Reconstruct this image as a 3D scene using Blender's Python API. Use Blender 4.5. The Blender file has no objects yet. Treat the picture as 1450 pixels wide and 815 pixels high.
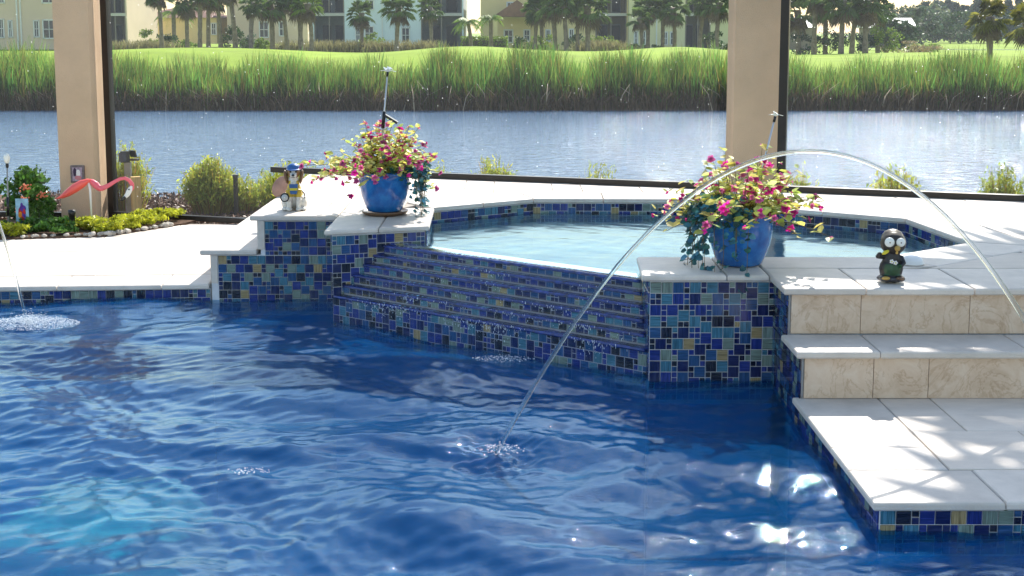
import bpy, bmesh, math, random
import numpy as np
from mathutils import Vector, Matrix
R = math.radians
scene = bpy.context.scene
col = scene.collection

# ------------------------------------------------------------------ camera
F_PX, W_PX, PY, HZ, CZ = 1790.0, 1450.0, 271.0, 45.0, 1.587
PITCH = math.atan((PY - HZ) / F_PX)
cam_d = bpy.data.cameras.new('camera')
cam_d.sensor_width = 36.0
cam_d.lens = 36.0 * F_PX / W_PX
cam_d.shift_y = -(407.5 - PY) / W_PX
cam_d.clip_end = 3000
cam = bpy.data.objects.new('camera', cam_d)
cam.location = (0, 0, CZ)
cam.rotation_euler = (math.pi / 2 - PITCH, 0, 0)
col.objects.link(cam)
scene.camera = cam

# ------------------------------------------------------------------ light
SUN_AZ, SUN_EL = R(19), R(43)          # azimuth from +Y towards +X
world = bpy.data.worlds.new('World')
scene.world = world
world.use_nodes = True
wn = world.node_tree
sky = wn.nodes.new('ShaderNodeTexSky')
sky.sky_type = 'NISHITA'
sky.sun_disc = False
sky.sun_elevation = SUN_EL
sky.sun_rotation = SUN_AZ
sky.air_density = 1.5
sky.dust_density = .9
sky.ozone_density = 1.2
bg = wn.nodes['Background']
bg.inputs['Strength'].default_value = 0.125
wn.links.new(sky.outputs[0], bg.inputs[0])
sun_d = bpy.data.lights.new('sun', 'SUN')
sun_d.energy = 4.4
sun_d.angle = R(0.5)
sun_d.color = (1, .95, .87)
sun = bpy.data.objects.new('sun', sun_d)
sd = Vector((math.sin(SUN_AZ) * math.cos(SUN_EL), math.cos(SUN_AZ) * math.cos(SUN_EL), math.sin(SUN_EL)))
sun.rotation_euler = sd.to_track_quat('Z', 'Y').to_euler()
col.objects.link(sun)
scene.view_settings.view_transform = 'Standard'
scene.view_settings.look = 'None'
scene.view_settings.gamma = 1
scene.view_settings.exposure = 1.0
scene.view_settings.use_curve_mapping = False

# ------------------------------------------------------------------ helpers
_c, _s = math.cos(PITCH), math.sin(PITCH)
def ray(u, v):
    x = (u - 725) / F_PX; y = -(v - PY) / F_PX
    return (x, y * _s + _c, y * _c - _s)
def un(u, v, z):
    d = ray(u, v); t = (z - CZ) / d[2]
    return Vector((d[0] * t, d[1] * t, z))
def atY(u, v, Y):
    d = ray(u, v); t = Y / d[1]
    return Vector((d[0] * t, Y, CZ + d[2] * t))

def newmat(name):
    m = bpy.data.materials.new(name); m.use_nodes = True
    nt = m.node_tree
    return m, nt, nt.nodes['Principled BSDF']
def node(nt, typ, **kw):
    n = nt.nodes.new(typ)
    for k, v in kw.items():
        if k in n.inputs: n.inputs[k].default_value = v
        else: setattr(n, k, v)
    return n
def ramp(nt, stops):
    r = nt.nodes.new('ShaderNodeValToRGB')
    e = r.color_ramp.elements
    while len(e) < len(stops): e.new(0.5)
    for i, (p, c) in enumerate(stops):
        e[i].position = p; e[i].color = (*c, 1) if len(c) == 3 else c
    return r
def M(name, c, rough=.6, spec=.5, metal=0, var=.15, scale=8., bump=0., bscale=60., coat=0., objrand=0., coord='Object', stretch=None):
    """plain procedural material: noise-varied colour, optional bump, optional per-object tint"""
    m, nt, b = newmat(name)
    tc = nt.nodes.new('ShaderNodeTexCoord')
    vec = tc.outputs[coord]
    oi = nt.nodes.new('ShaderNodeObjectInfo')
    add = node(nt, 'ShaderNodeVectorMath', operation='ADD')
    mul = node(nt, 'ShaderNodeVectorMath', operation='SCALE')
    nt.links.new(oi.outputs['Random'], mul.inputs['Scale']); mul.inputs[0].default_value = (31, 17, 23)
    nt.links.new(vec, add.inputs[0]); nt.links.new(mul.outputs[0], add.inputs[1])
    src = add.outputs[0]
    if stretch:
        mp = nt.nodes.new('ShaderNodeMapping'); mp.inputs['Scale'].default_value = stretch
        nt.links.new(src, mp.inputs[0]); src = mp.outputs[0]
    nz = node(nt, 'ShaderNodeTexNoise', Scale=scale, Detail=5., Roughness=.62)
    nt.links.new(src, nz.inputs['Vector'])
    lo = [max(0, x * (1 - var)) for x in c]; hi = [x * (1 + var) for x in c]
    rp = ramp(nt, [(.3, lo), (.7, hi)])
    nt.links.new(nz.outputs[0], rp.inputs[0])
    out = rp.outputs[0]
    if objrand:
        hs = nt.nodes.new('ShaderNodeHueSaturation')
        mr = node(nt, 'ShaderNodeMapRange'); mr.inputs[3].default_value = 1 - objrand; mr.inputs[4].default_value = 1 + objrand
        nt.links.new(oi.outputs['Random'], mr.inputs[0]); nt.links.new(mr.outputs[0], hs.inputs['Value'])
        nt.links.new(out, hs.inputs['Color']); out = hs.outputs[0]
    nt.links.new(out, b.inputs['Base Color'])
    b.inputs['Roughness'].default_value = rough
    b.inputs['Specular IOR Level'].default_value = spec
    b.inputs['Metallic'].default_value = metal
    b.inputs['Coat Weight'].default_value = coat
    if bump:
        n2 = node(nt, 'ShaderNodeTexNoise', Scale=bscale, Detail=4.)
        nt.links.new(src, n2.inputs['Vector'])
        bp = node(nt, 'ShaderNodeBump', Strength=bump, Distance=.01)
        nt.links.new(n2.outputs[0], bp.inputs['Height']); nt.links.new(bp.outputs[0], b.inputs['Normal'])
    return m
def leafmat(name, c, trans=.45, var=.35, rough=.45, attr=False, scale=3.):
    """leaf: diffuse + translucent; colour varied by noise over the plant (and by the 'tint' attribute)"""
    m, nt, b = newmat(name)
    tc = nt.nodes.new('ShaderNodeTexCoord')
    nz = node(nt, 'ShaderNodeTexNoise', Scale=scale, Detail=3.)
    nt.links.new(tc.outputs['Object'], nz.inputs['Vector'])
    lo = [x * (1 - var) for x in c]; hi = [x * (1 + var) for x in c]
    rp = ramp(nt, [(.3, lo), (.7, hi)])
    nt.links.new(nz.outputs[0], rp.inputs[0]); out = rp.outputs[0]
    if attr:
        at = node(nt, 'ShaderNodeAttribute', attribute_name='tint')
        mx = nt.nodes.new('ShaderNodeMix'); mx.data_type = 'RGBA'; mx.blend_type = 'MULTIPLY'; mx.inputs[0].default_value = 1
        nt.links.new(out, mx.inputs[6]); nt.links.new(at.outputs['Color'], mx.inputs[7]); out = mx.outputs[2]
    nt.links.new(out, b.inputs['Base Color'])
    b.inputs['Roughness'].default_value = rough
    b.inputs['Specular IOR Level'].default_value = .3
    tr = nt.nodes.new('ShaderNodeBsdfTranslucent')
    nt.links.new(out, tr.inputs[0])
    ms = nt.nodes.new('ShaderNodeMixShader'); ms.inputs[0].default_value = trans
    nt.links.new(b.outputs[0], ms.inputs[1]); nt.links.new(tr.outputs[0], ms.inputs[2])
    nt.links.new(ms.outputs[0], nt.nodes['Material Output'].inputs[0])
    return m

class MB:
    def __init__(s): s.v = []; s.f = []; s.m = []; s.sm = []
    def add(s, vs, fs, mi=0, smooth=False):
        o = len(s.v); s.v += [tuple(v) for v in vs]
        for f in fs: s.f.append(tuple(i + o for i in f)); s.m.append(mi); s.sm.append(smooth)
        return s
    def box(s, c, d, rz=0, mi=0, M4=None):
        x, y, z = d[0] / 2, d[1] / 2, d[2] / 2
        vs = [Vector(p) for p in ((-x,-y,-z),(x,-y,-z),(x,y,-z),(-x,y,-z),(-x,-y,z),(x,-y,z),(x,y,z),(-x,y,z))]
        m = Matrix.Translation(Vector(c)) @ Matrix.Rotation(rz, 4, 'Z')
        if M4: m = m @ M4
        return s.add([m @ v for v in vs], [(3,2,1,0),(4,5,6,7),(0,1,5,4),(1,2,6,5),(2,3,7,6),(3,0,4,7)], mi)
    def prism(s, poly, z0, z1, mi=0, bev=0.):
        poly = ccw(poly); n = len(poly)
        rings = [(poly, z0), (poly, z1 - bev)]
        if bev:
            rings.append((inset(poly, bev * .3), z1 - bev * .3)); rings.append((inset(poly, bev), z1))
            rings[0] = (poly, z0 + bev * .7); rings.insert(0, (inset(poly, bev * .6), z0))
        vs = [(p[0], p[1], z) for ring, z in rings for p in ring]
        fs = [tuple(range(n - 1, -1, -1)), tuple((len(rings) - 1) * n + i for i in range(n))]
        for k in range(len(rings) - 1):
            for i in range(n):
                j = (i + 1) % n
                fs.append((k * n + i, k * n + j, (k + 1) * n + j, (k + 1) * n + i))
        return s.add(vs, fs, mi)
    def tube(s, pts, rad, n=8, mi=0, cap=True, flat=1.0):
        pts = [Vector(p) for p in pts]; k = len(pts)
        if not hasattr(rad, '__len__'): rad = [rad] * k
        vs = []
        up = Vector((0, 0, 1)); prev = None
        for i, p in enumerate(pts):
            t = (pts[min(i + 1, k - 1)] - pts[max(i - 1, 0)]).normalized()
            a = prev if prev is not None else (up if abs(t.z) < .95 else Vector((1, 0, 0)))
            a = (a - t * a.dot(t)).normalized(); prev = a
            b = t.cross(a)
            for j in range(n):
                th = 2 * math.pi * j / n
                vs.append(p + (a * math.cos(th) + b * math.sin(th) * flat) * rad[i])
        fs = [(i * n + j, i * n + (j + 1) % n, (i + 1) * n + (j + 1) % n, (i + 1) * n + j) for i in range(k - 1) for j in range(n)]
        if cap: fs += [tuple(range(n - 1, -1, -1)), tuple((k - 1) * n + j for j in range(n))]
        return s.add(vs, fs, mi, True)
    def lathe(s, prof, n=32, c=(0, 0, 0), mi=0):
        vs = []; k = len(prof)
        for r, z in prof:
            for j in range(n):
                th = 2 * math.pi * j / n
                vs.append((c[0] + r * math.cos(th), c[1] + r * math.sin(th), c[2] + z))
        fs = [(i * n + j, i * n + (j + 1) % n, (i + 1) * n + (j + 1) % n, (i + 1) * n + j) for i in range(k - 1) for j in range(n)]
        fs += [tuple(range(n - 1, -1, -1)), tuple((k - 1) * n + j for j in range(n))]
        return s.add(vs, fs, mi, True)
    def ell(s, c, r, n=12, k=8, mi=0, M4=None):
        vs = []
        for i in range(k + 1):
            ph = math.pi * i / k
            for j in range(n):
                th = 2 * math.pi * j / n
                v = Vector((r[0] * math.sin(ph) * math.cos(th), r[1] * math.sin(ph) * math.sin(th), -r[2] * math.cos(ph)))
                if M4: v = M4 @ v
                vs.append(v + Vector(c))
        fs = [(i * n + j, i * n + (j + 1) % n, (i + 1) * n + (j + 1) % n, (i + 1) * n + j) for i in range(k) for j in range(n)]
        return s.add(vs, fs, mi, True)
    def mesh(s, name, mats):
        me = bpy.data.meshes.new(name)
        me.from_pydata(s.v, [], s.f)
        for m in (mats if isinstance(mats, (list, tuple)) else [mats]): me.materials.append(m)
        me.polygons.foreach_set('material_index', s.m)
        me.polygons.foreach_set('use_smooth', s.sm)
        me.update()
        return me
    def build(s, name, mats, parent=None):
        return obj(name, s.mesh(name, mats), parent)
def ccw(p):
    a = sum(p[i][0] * p[(i + 1) % len(p)][1] - p[(i + 1) % len(p)][0] * p[i][1] for i in range(len(p)))
    return list(p) if a > 0 else list(p)[::-1]
def inset(p, d):
    n = len(p); out = []
    for i in range(n):
        a, b, c = (Vector((p[k][0], p[k][1])) for k in ((i - 1) % n, i, (i + 1) % n))
        e1 = (b - a).normalized(); e2 = (c - b).normalized()
        n1 = Vector((-e1.y, e1.x)); n2 = Vector((-e2.y, e2.x))
        bi = n1 + n2
        if bi.length < 1e-6: out.append((b.x, b.y)); continue
        bi.normalize(); k = d / max(.35, bi.dot(n1))
        out.append((b.x + bi.x * k, b.y + bi.y * k))
    return out
def clip(poly, a, b, c):
    """keep the part of poly where a*x+b*y+c >= 0"""
    out = []
    for i in range(len(poly)):
        p, q = poly[i], poly[(i + 1) % len(poly)]
        dp, dq = a * p[0] + b * p[1] + c, a * q[0] + b * q[1] + c
        if dp >= 0: out.append(p)
        if dp * dq < 0:
            t = dp / (dp - dq); out.append((p[0] + (q[0] - p[0]) * t, p[1] + (q[1] - p[1]) * t))
    return out
def halfplane(p, q):
    """half-plane to the left of p->q as (a,b,c)"""
    a, b = -(q[1] - p[1]), q[0] - p[0]
    L = math.hypot(a, b); a /= L; b /= L
    return a, b, -(a * p[0] + b * p[1])
def area(p): return abs(sum(p[i][0] * p[(i + 1) % len(p)][1] - p[(i + 1) % len(p)][0] * p[i][1] for i in range(len(p)))) / 2 if len(p) > 2 else 0
def obj(name, me, parent=None):
    o = bpy.data.objects.new(name, me); col.objects.link(o)
    if parent is not None: o.parent = parent
    return o
def tag(o, label, cat, group=None):
    o['label'] = label; o['category'] = cat
    if group: o['group'] = group
    return o
def thing(name, label, cat, loc=(0, 0, 0), rz=0, group=None):
    o = bpy.data.objects.new(name, None); col.objects.link(o)
    o.empty_display_size = .1
    o.location = loc; o.rotation_euler = (0, 0, rz)
    return tag(o, label, cat, group)
def kind(o, k): o['kind'] = k; return o
def dup(o, parent=None):
    c = o.copy(); col.objects.link(c)
    if parent is not None: c.parent = parent
    for ch in list(o.children): dup(ch, c)
    return c
def npmesh(name, V, Fq, mats, tint=None, smooth=False, mi=None):
    """fast mesh from numpy arrays: V (n,3), Fq (m,k) all faces with k corners; tint = colour per face"""
    me = bpy.data.meshes.new(name)
    k = Fq.shape[1]; m = len(Fq)
    me.vertices.add(len(V)); me.vertices.foreach_set('co', V.astype(np.float32).ravel())
    me.loops.add(m * k); me.loops.foreach_set('vertex_index', Fq.astype(np.int32).ravel())
    me.polygons.add(m); me.polygons.foreach_set('loop_start', np.arange(0, m * k, k, dtype=np.int32))
    me.polygons.foreach_set('loop_total', np.full(m, k, dtype=np.int32))
    if smooth: me.polygons.foreach_set('use_smooth', np.ones(m, dtype=bool))
    for q in (mats if isinstance(mats, (list, tuple)) else [mats]): me.materials.append(q)
    if mi is not None: me.polygons.foreach_set('material_index', mi.astype(np.int32))
    me.update(calc_edges=True)
    if tint is not None:
        a = me.color_attributes.new('tint', 'FLOAT_COLOR', 'CORNER')
        c = np.ones((m * k, 4), np.float32); c[:, :3] = np.repeat(tint, k, axis=0)
        a.data.foreach_set('color', c.ravel())
    return me
def rand_dirs(rng, n):
    v = rng.normal(size=(n, 3)); return v / np.linalg.norm(v, axis=1, keepdims=True)
def leaf_quads(rng, C, size, up=.0, aspect=.5, tintvar=.35, warm=.0):
    """diamond leaves at centres C (n,3)"""
    n = len(C)
    d = rand_dirs(rng, n); d[:, 2] += up; d /= np.linalg.norm(d, axis=1, keepdims=True)
    r = np.cross(d, rand_dirs(rng, n)); r /= np.linalg.norm(r, axis=1, keepdims=True) + 1e-9
    nn = np.cross(d, r)
    L = (size * rng.uniform(.6, 1.3, n))[:, None]
    V = np.stack([C - d * L * .5, C + r * L * aspect * .5 + nn * L * .08, C + d * L * .5, C - r * L * aspect * .5 + nn * L * .08], 1).reshape(-1, 3)
    Fq = np.arange(4 * n).reshape(n, 4)
    t = 1 + rng.uniform(-tintvar, tintvar, (n, 1)) * np.ones((1, 3))
    t[:, 0] *= 1 + rng.uniform(-warm, warm, n)
    return V, Fq, t
def cloud_points(rng, n, rad, clumps=14, shell=.55):
    """points gathered in clumps spread through an ellipsoid"""
    cc = rand_dirs(rng, clumps) * (rng.uniform(shell ** 3, 1, clumps) ** (1 / 3))[:, None] * .78
    cr = rng.uniform(.22, .42, clumps)
    k = rng.integers(0, clumps, n)
    p = cc[k] + rand_dirs(rng, n) * (rng.uniform(0, 1, n) ** .45 * cr[k])[:, None]
    return p * np.array(rad)
def blades(rng, base, H, wid, lean, tint, bend=.3):
    """grass blades: base (n,3), H (n,), one quad + tip triangle folded as two quads"""
    n = len(base)
    az = rng.uniform(0, 2 * np.pi, n); ld = np.stack([np.cos(az), np.sin(az), np.zeros(n)], 1)
    fa = rng.uniform(0, np.pi, n); sd_ = np.stack([np.cos(fa), np.sin(fa), np.zeros(n)], 1) * (wid * rng.uniform(.6, 1.3, n))[:, None] * .5
    l = (lean * rng.uniform(0, 1, n) * H)[:, None]
    up = np.array([0, 0, 1.])
    mid = base + up * (H * .55)[:, None] + ld * l * .4
    tip = base + up * (H * rng.uniform(.9, 1.0, n))[:, None] + ld * l * (1 + bend)
    V = np.stack([base - sd_, base + sd_, mid + sd_ * .8, mid - sd_ * .8, tip + sd_ * .12, tip - sd_ * .12], 1).reshape(-1, 3)
    i = np.arange(n)[:, None] * 6
    Fq = np.concatenate([i + np.array([[0, 1, 2, 3]]), i + np.array([[3, 2, 4, 5]])], 0)
    return V, Fq, np.concatenate([tint * .95, tint], 0)

rng = np.random.default_rng(7)
rnd = random.Random(11)

# ------------------------------------------------------------------ materials
m_trav = M('travertine_paver', (.66, .57, .48), .55, .35, var=.10, scale=5, bump=.15, bscale=90, objrand=.10, stretch=(1, 2.5, 1))
m_cope = M('travertine_coping', (.62, .55, .48), .5, .35, var=.13, scale=7, bump=.15, bscale=110, objrand=.10)
m_grout = M('pale_grout', (.66, .66, .68), .8, .2, var=.08, scale=30)
m_jointd = M('deck_joint_sand', (.38, .34, .30), .9, .1, var=.15, scale=30)
m_stucco = M('tan_stucco', (.64, .46, .30), .85, .2, var=.10, scale=2.5, bump=.6, bscale=180)
m_bronze = M('dark_bronze_aluminium', (.018, .015, .014), .4, .5, metal=.3, var=.2, scale=12)
m_black = M('black_plastic', (.008, .008, .009), .4, .5)
m_white = M('white_resin', (.75, .74, .72), .45, .4, var=.05)
m_soil = M('mulch_soil', (.10, .06, .04), .95, .1, var=.5, scale=25, bump=.6, bscale=40)
m_wood = M('pine_timber', (.60, .42, .17), .7, .2, var=.25, scale=9, stretch=(6, 6, .8))
m_greyw = M('grey_weathered_post', (.28, .28, .27), .7, .3, var=.15, scale=10)
m_stone = M('white_pebble', (.40, .36, .31), .8, .2, var=.35, scale=20, objrand=.35)
m_terra = M('terracotta', (.36, .22, .17), .8, .2, var=.2, scale=20)

def riser_mat():
    m, nt, b = newmat('beige_travertine_riser')
    tc = nt.nodes.new('ShaderNodeTexCoord'); oi = nt.nodes.new('ShaderNodeObjectInfo')
    mul = node(nt, 'ShaderNodeVectorMath', operation='SCALE'); mul.inputs[0].default_value = (31, 17, 23)
    add = node(nt, 'ShaderNodeVectorMath', operation='ADD')
    nt.links.new(oi.outputs['Random'], mul.inputs['Scale']); nt.links.new(tc.outputs['Object'], add.inputs[0]); nt.links.new(mul.outputs[0], add.inputs[1])
    n1 = node(nt, 'ShaderNodeTexNoise', Scale=9., Detail=9., Roughness=.7, Distortion=1.2)
    n2 = node(nt, 'ShaderNodeTexNoise', Scale=3.2, Detail=8., Roughness=.6, Distortion=2.5)
    for n in (n1, n2): nt.links.new(add.outputs[0], n.inputs['Vector'])
    r1 = ramp(nt, [(.25, (.50, .35, .23)), (.5, (.64, .48, .35)), (.75, (.71, .58, .46))])
    nt.links.new(n1.outputs[0], r1.inputs[0])
    r2 = ramp(nt, [(.475, (1, 1, 1)), (.5, (.62, .50, .38)), (.52, (1, 1, 1))])
    nt.links.new(n2.outputs[0], r2.inputs[0])
    mx = nt.nodes.new('ShaderNodeMix'); mx.data_type = 'RGBA'; mx.blend_type = 'MULTIPLY'; mx.inputs[0].default_value = .5
    nt.links.new(r1.outputs[0], mx.inputs[6]); nt.links.new(r2.outputs[0], mx.inputs[7])
    nt.links.new(mx.outputs[2], b.inputs['Base Color'])
    b.inputs['Roughness'].default_value = .5
    bp = node(nt, 'ShaderNodeBump', Strength=.2, Distance=.004); nt.links.new(n1.outputs[0], bp.inputs['Height']); nt.links.new(bp.outputs[0], b.inputs['Normal'])
    return m
m_riser = riser_mat()

TILE_COL = [('cobalt', (.008, .022, .17), .24), ('deep_blue', (.004, .010, .075), .20), ('teal_blue', (.012, .060, .17), .17), ('sea_blue', (.04, .14, .21), .13),
            ('grey_green', (.15, .20, .17), .12), ('gold_tan', (.28, .21, .10), .035), ('black_blue', (.003, .005, .022), .125)]
def tile_mat(name, c, axis):
    m, nt, b = newmat('glass_tile_' + name)
    tc = nt.nodes.new('ShaderNodeTexCoord'); g = nt.nodes.new('ShaderNodeNewGeometry'); oi = nt.nodes.new('ShaderNodeObjectInfo')
    a1 = node(nt, 'ShaderNodeMath', operation='ADD'); nt.links.new(g.outputs['Random Per Island'], a1.inputs[0]); nt.links.new(oi.outputs['Random'], a1.inputs[1])
    mul = node(nt, 'ShaderNodeVectorMath', operation='SCALE'); mul.inputs[0].default_value = (31, 17, 23)
    nt.links.new(a1.outputs[0], mul.inputs['Scale'])
    mp = nt.nodes.new('ShaderNodeMapping'); mp.inputs['Scale'].default_value = (12, 12, 260) if axis == 0 else (200, 200, 10)
    nt.links.new(tc.outputs['Object'], mp.inputs[0])
    add = node(nt, 'ShaderNodeVectorMath', operation='ADD'); nt.links.new(mp.outputs[0], add.inputs[0]); nt.links.new(mul.outputs[0], add.inputs[1])
    nz = node(nt, 'ShaderNodeTexNoise', Scale=1., Detail=3., Roughness=.6); nt.links.new(add.outputs[0], nz.inputs['Vector'])
    dark = [x * .45 for x in c]; hi = [min(.8, x * 1.5 + .035) for x in c]
    rp = ramp(nt, [(.3, dark), (.5, c), (.72, hi)]); nt.links.new(nz.outputs[0], rp.inputs[0])
    nt.links.new(rp.outputs[0], b.inputs['Base Color'])
    b.inputs['Roughness'].default_value = .14; b.inputs['Specular IOR Level'].default_value = .35; b.inputs['Coat Weight'].default_value = .12; b.inputs['Coat Roughness'].default_value = .05
    return m
TM = [tile_mat(n, c, a) for a in (0, 1) for n, c, w in TILE_COL]
TW = np.array([w for _, _, w in TILE_COL]); TW = TW / TW.sum()
TW_S = np.array([.2, .2, .13, .08, .05, .02, .32])

# ------------------------------------------------------------------ mosaic tiles
def mosaic(nu, nv):
    g = [[0] * nu for _ in range(nv)]; out = []
    for j in range(nv):
        for i in range(nu):
            if g[j][i]: continue
            if i + 1 < nu and j + 1 < nv and not g[j][i + 1] and rnd.random() < .66:
                g[j][i] = g[j][i + 1] = g[j + 1][i] = g[j + 1][i + 1] = 1; out.append((i, j, 2))
            else:
                g[j][i] = 1; out.append((i, j, 1))
    return out
_tmesh = {}
def tile_shape(w, h, th=.0055):
    b = .0012
    vs = [(-w/2, 0, -h/2), (w/2, 0, -h/2), (w/2, 0, h/2), (-w/2, 0, h/2)]
    vs += [(-w/2, -th + b, -h/2), (w/2, -th + b, -h/2), (w/2, -th + b, h/2), (-w/2, -th + b, h/2)]
    vs += [(-w/2 + b, -th, -h/2 + b), (w/2 - b, -th, -h/2 + b), (w/2 - b, -th, h/2 - b), (-w/2 + b, -th, h/2 - b)]
    fs = [(8, 9, 10, 11)]
    for k in (0, 4):
        for i in range(4): j = (i + 1) % 4; fs.append((k + i, k + j, k + 4 + j, k + 4 + i))
    return vs, fs
def tile_mesh(s, mi, pu, pv):
    key = (s, mi, round(pu, 4), round(pv, 4))
    if key not in _tmesh:
        vs, fs = tile_shape(s * pu - .0036, s * pv - .0036)
        _tmesh[key] = MB().add(vs, fs).mesh('tile', TM[mi])
    return _tmesh[key]
class TileField:
    """tiles on walls; the first `quota` become objects under the parent, the rest one 'stuff' part"""
    def __init__(s, parent, quota): s.parent = parent; s.quota = quota; s.mb = MB(); s.n = 0
    def wall(s, p0, p1, z0, z1, mask=None, single=True, flat=None, unit=.0254, nv=None):
        """vertical wall from p0 to p1 (outside on the right-hand side of p0->p1 rotated: -y local)"""
        d = Vector((p1[0] - p0[0], p1[1] - p0[1], 0)); L = d.length; d.normalize()
        nrm = Vector((d.y, -d.x, 0))
        ang = math.atan2(d.y, d.x)
        nu = max(1, round(L / unit)); pu = L / nu
        if nv is None: nv = max(1, round((z1 - z0) / unit))
        pv = (z1 - z0) / nv
        for (i, j, k) in mosaic(nu, nv):
            u = (i + k / 2) * pu; v = z1 - (j + k / 2) * pv
            if mask and not mask(u, v, k * pu): continue
            c = Vector((p0[0], p0[1], 0)) + d * u + Vector((0, 0, v))
            mi = int(rng.choice(len(TW), p=(TW if k == 2 else TW_S))) + (len(TW) if rnd.random() < .5 else 0)
            mt = Matrix.Translation(c) @ Matrix.Rotation(ang, 4, 'Z')
            s.place(mt, k, mi, pu, pv, single)
    def floor(s, p0, p1, depth, z, unit=.0254, single=False, P=(.25, .45, .1, .03, .0, .0, .17)):
        d = Vector((p1[0] - p0[0], p1[1] - p0[1], 0)); L = d.length; d.normalize()
        ang = math.atan2(d.y, d.x); inn = Vector((-d.y, d.x, 0))
        nu = max(1, round(L / unit)); pu = L / nu; nv = max(1, round(depth / unit)); pv = depth / nv
        for (i, j, k) in mosaic(nu, nv):
            c = Vector((p0[0], p0[1], z)) + d * ((i + k / 2) * pu) + inn * ((j + k / 2) * pv)
            mi = int(rng.choice(len(TW), p=P)) + (len(TW) if rnd.random() < .5 else 0)
            mt = Matrix.Translation(c) @ Matrix.Rotation(ang, 4, 'Z') @ Matrix.Rotation(-math.pi / 2, 4, 'X')
            s.place(mt, k, mi, pu, pv, single)
    def place(s, mt, k, mi, pu, pv, single):
        # slight unevenness, as hand-set sheets have
        mt = mt @ Matrix.Rotation(rnd.gauss(0, .006), 4, 'X') @ Matrix.Rotation(rnd.gauss(0, .006), 4, 'Z')
        if single and s.n < s.quota:
            o = obj('tile', tile_mesh(k, mi, pu, pv), s.parent); o.matrix_local = mt; s.n += 1
        else:
            vs, fs = tile_shape(k * pu - .0036, k * pv - .0036)
            s.mb.add([mt @ Vector(v) for v in vs], fs, mi)
    def done(s):
        if s.mb.v: kind(s.mb.build('mosaic_tiles', TM, s.parent), 'stuff')

# ------------------------------------------------------------------ layout constants (metres; pool water at z = 0)
ZL, ZM, ZS, CT = .10, .305, .51, .030
PILL = [(-.99, 6.86), (-.49, 7.02)]             # left pier face
CU = Vector((.80, -.60)); CN = Vector((.60, .80))
TREAD = .047
STEPZ = [.145, .20, .255, .31, .36, .41]
XR = 1.18                                        # wall line along right steps
SPA = [(-.50, 7.74), (.14, 8.17), (1.05, 8.15), (2.29, 7.29), (2.37, 6.45), (1.79, 6.02), (.62, 6.02)]
SPA_W = .413
def back_line(x): return 9.70 - .346 * (x + 1.55)
EDGE_L = [(-6.5, 7.13), (-1.80, 7.41)]          # wall under low deck, left

# ------------------------------------------------------------------ terrain
def land_h(x, y):
    """far bank and fairway"""
    t = np.clip((y - 43) / 15, 0, 1); t = t * t * (3 - 2 * t)
    crest = .42 + .50 * np.exp(-((x + 2.6) / 4.0) ** 2) + .40 * np.exp(-((x - 9.2) / 3.0) ** 2) + .35 * np.exp(-((x + 19) / 7.0) ** 2) + .1 * np.sin(x * .35)
    h = -1.15 + t * (crest + 1.15)
    f = np.clip((y - 66) / 20, 0, 1); f = f * f * (3 - 2 * f)
    left = 1 / (1 + np.exp((x - 22 - (y - 60) * .12) / 3))
    far = .12 * left + (-.15) * (1 - left)
    return h * (1 - f) + far * f
ys = np.concatenate([np.linspace(42, 90, 97), np.linspace(93, 200, 30), np.linspace(220, 1500, 20)])
xs_ = np.linspace(-1, 1, 141)
gx = np.stack([np.sign(xs_) * np.abs(xs_) ** 1.2 * (60 + (y - 42) * .9) for y in ys]); gy = np.repeat(ys[:, None], 141, 1)
gz = land_h(gx, gy)
# a hollow for the far pond
pond = np.exp(-(((gx - 52) / 16) ** 4) - (((gy - 150) / 18) ** 4)); gz = gz - 1.2 * pond
V = np.stack([gx, gy, gz], -1).reshape(-1, 3)
ii = np.arange(len(ys) * 141).reshape(len(ys), 141)
Fq = np.stack([ii[:-1, :-1], ii[:-1, 1:], ii[1:, 1:], ii[1:, :-1]], -1).reshape(-1, 4)
m_fair = M('fairway_grass', (.22, .31, .03), .9, .1, var=.22, scale=.35, bump=.4, bscale=8)
kind(obj('fairway', npmesh('fairway', V, Fq, m_fair, smooth=True)), 'structure')

def water_mat(name, body, scale, bump, dist, rough=.03, stretch=(1, 1, 1), detail=4.):
    m, nt, b = newmat(name)
    tc = nt.nodes.new('ShaderNodeTexCoord'); mp = nt.nodes.new('ShaderNodeMapping'); mp.inputs['Scale'].default_value = stretch
    nt.links.new(tc.outputs['Object'], mp.inputs[0])
    n1 = node(nt, 'ShaderNodeTexNoise', Scale=scale, Detail=detail, Roughness=.6, Distortion=.6); nt.links.new(mp.outputs[0], n1.inputs['Vector'])
    bp = node(nt, 'ShaderNodeBump', Strength=bump, Distance=dist); nt.links.new(n1.outputs[0], bp.inputs['Height'])
    b.inputs['Base Color'].default_value = (*body, 1); b.inputs['Roughness'].default_value = rough
    b.inputs['IOR'].default_value = 1.333
    nt.links.new(bp.outputs[0], b.inputs['Normal'])
    return m
m_lake = water_mat('lake_water', (.10, .17, .27), 3.2, .9, .062, .06, (1, 1.7, 1))
kind(MB().prism([(-400, 12.4), (400, 12.4), (400, 46), (-400, 46)], -1.3, -1.0).build('lake', m_lake), 'structure')
kind(MB().prism([(30, 126), (90, 126), (90, 172), (30, 172)], -1.2, -.62).build('far_pond', water_mat('pond_water', (.05, .09, .12), 2., .3, .1)), 'structure')

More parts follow.
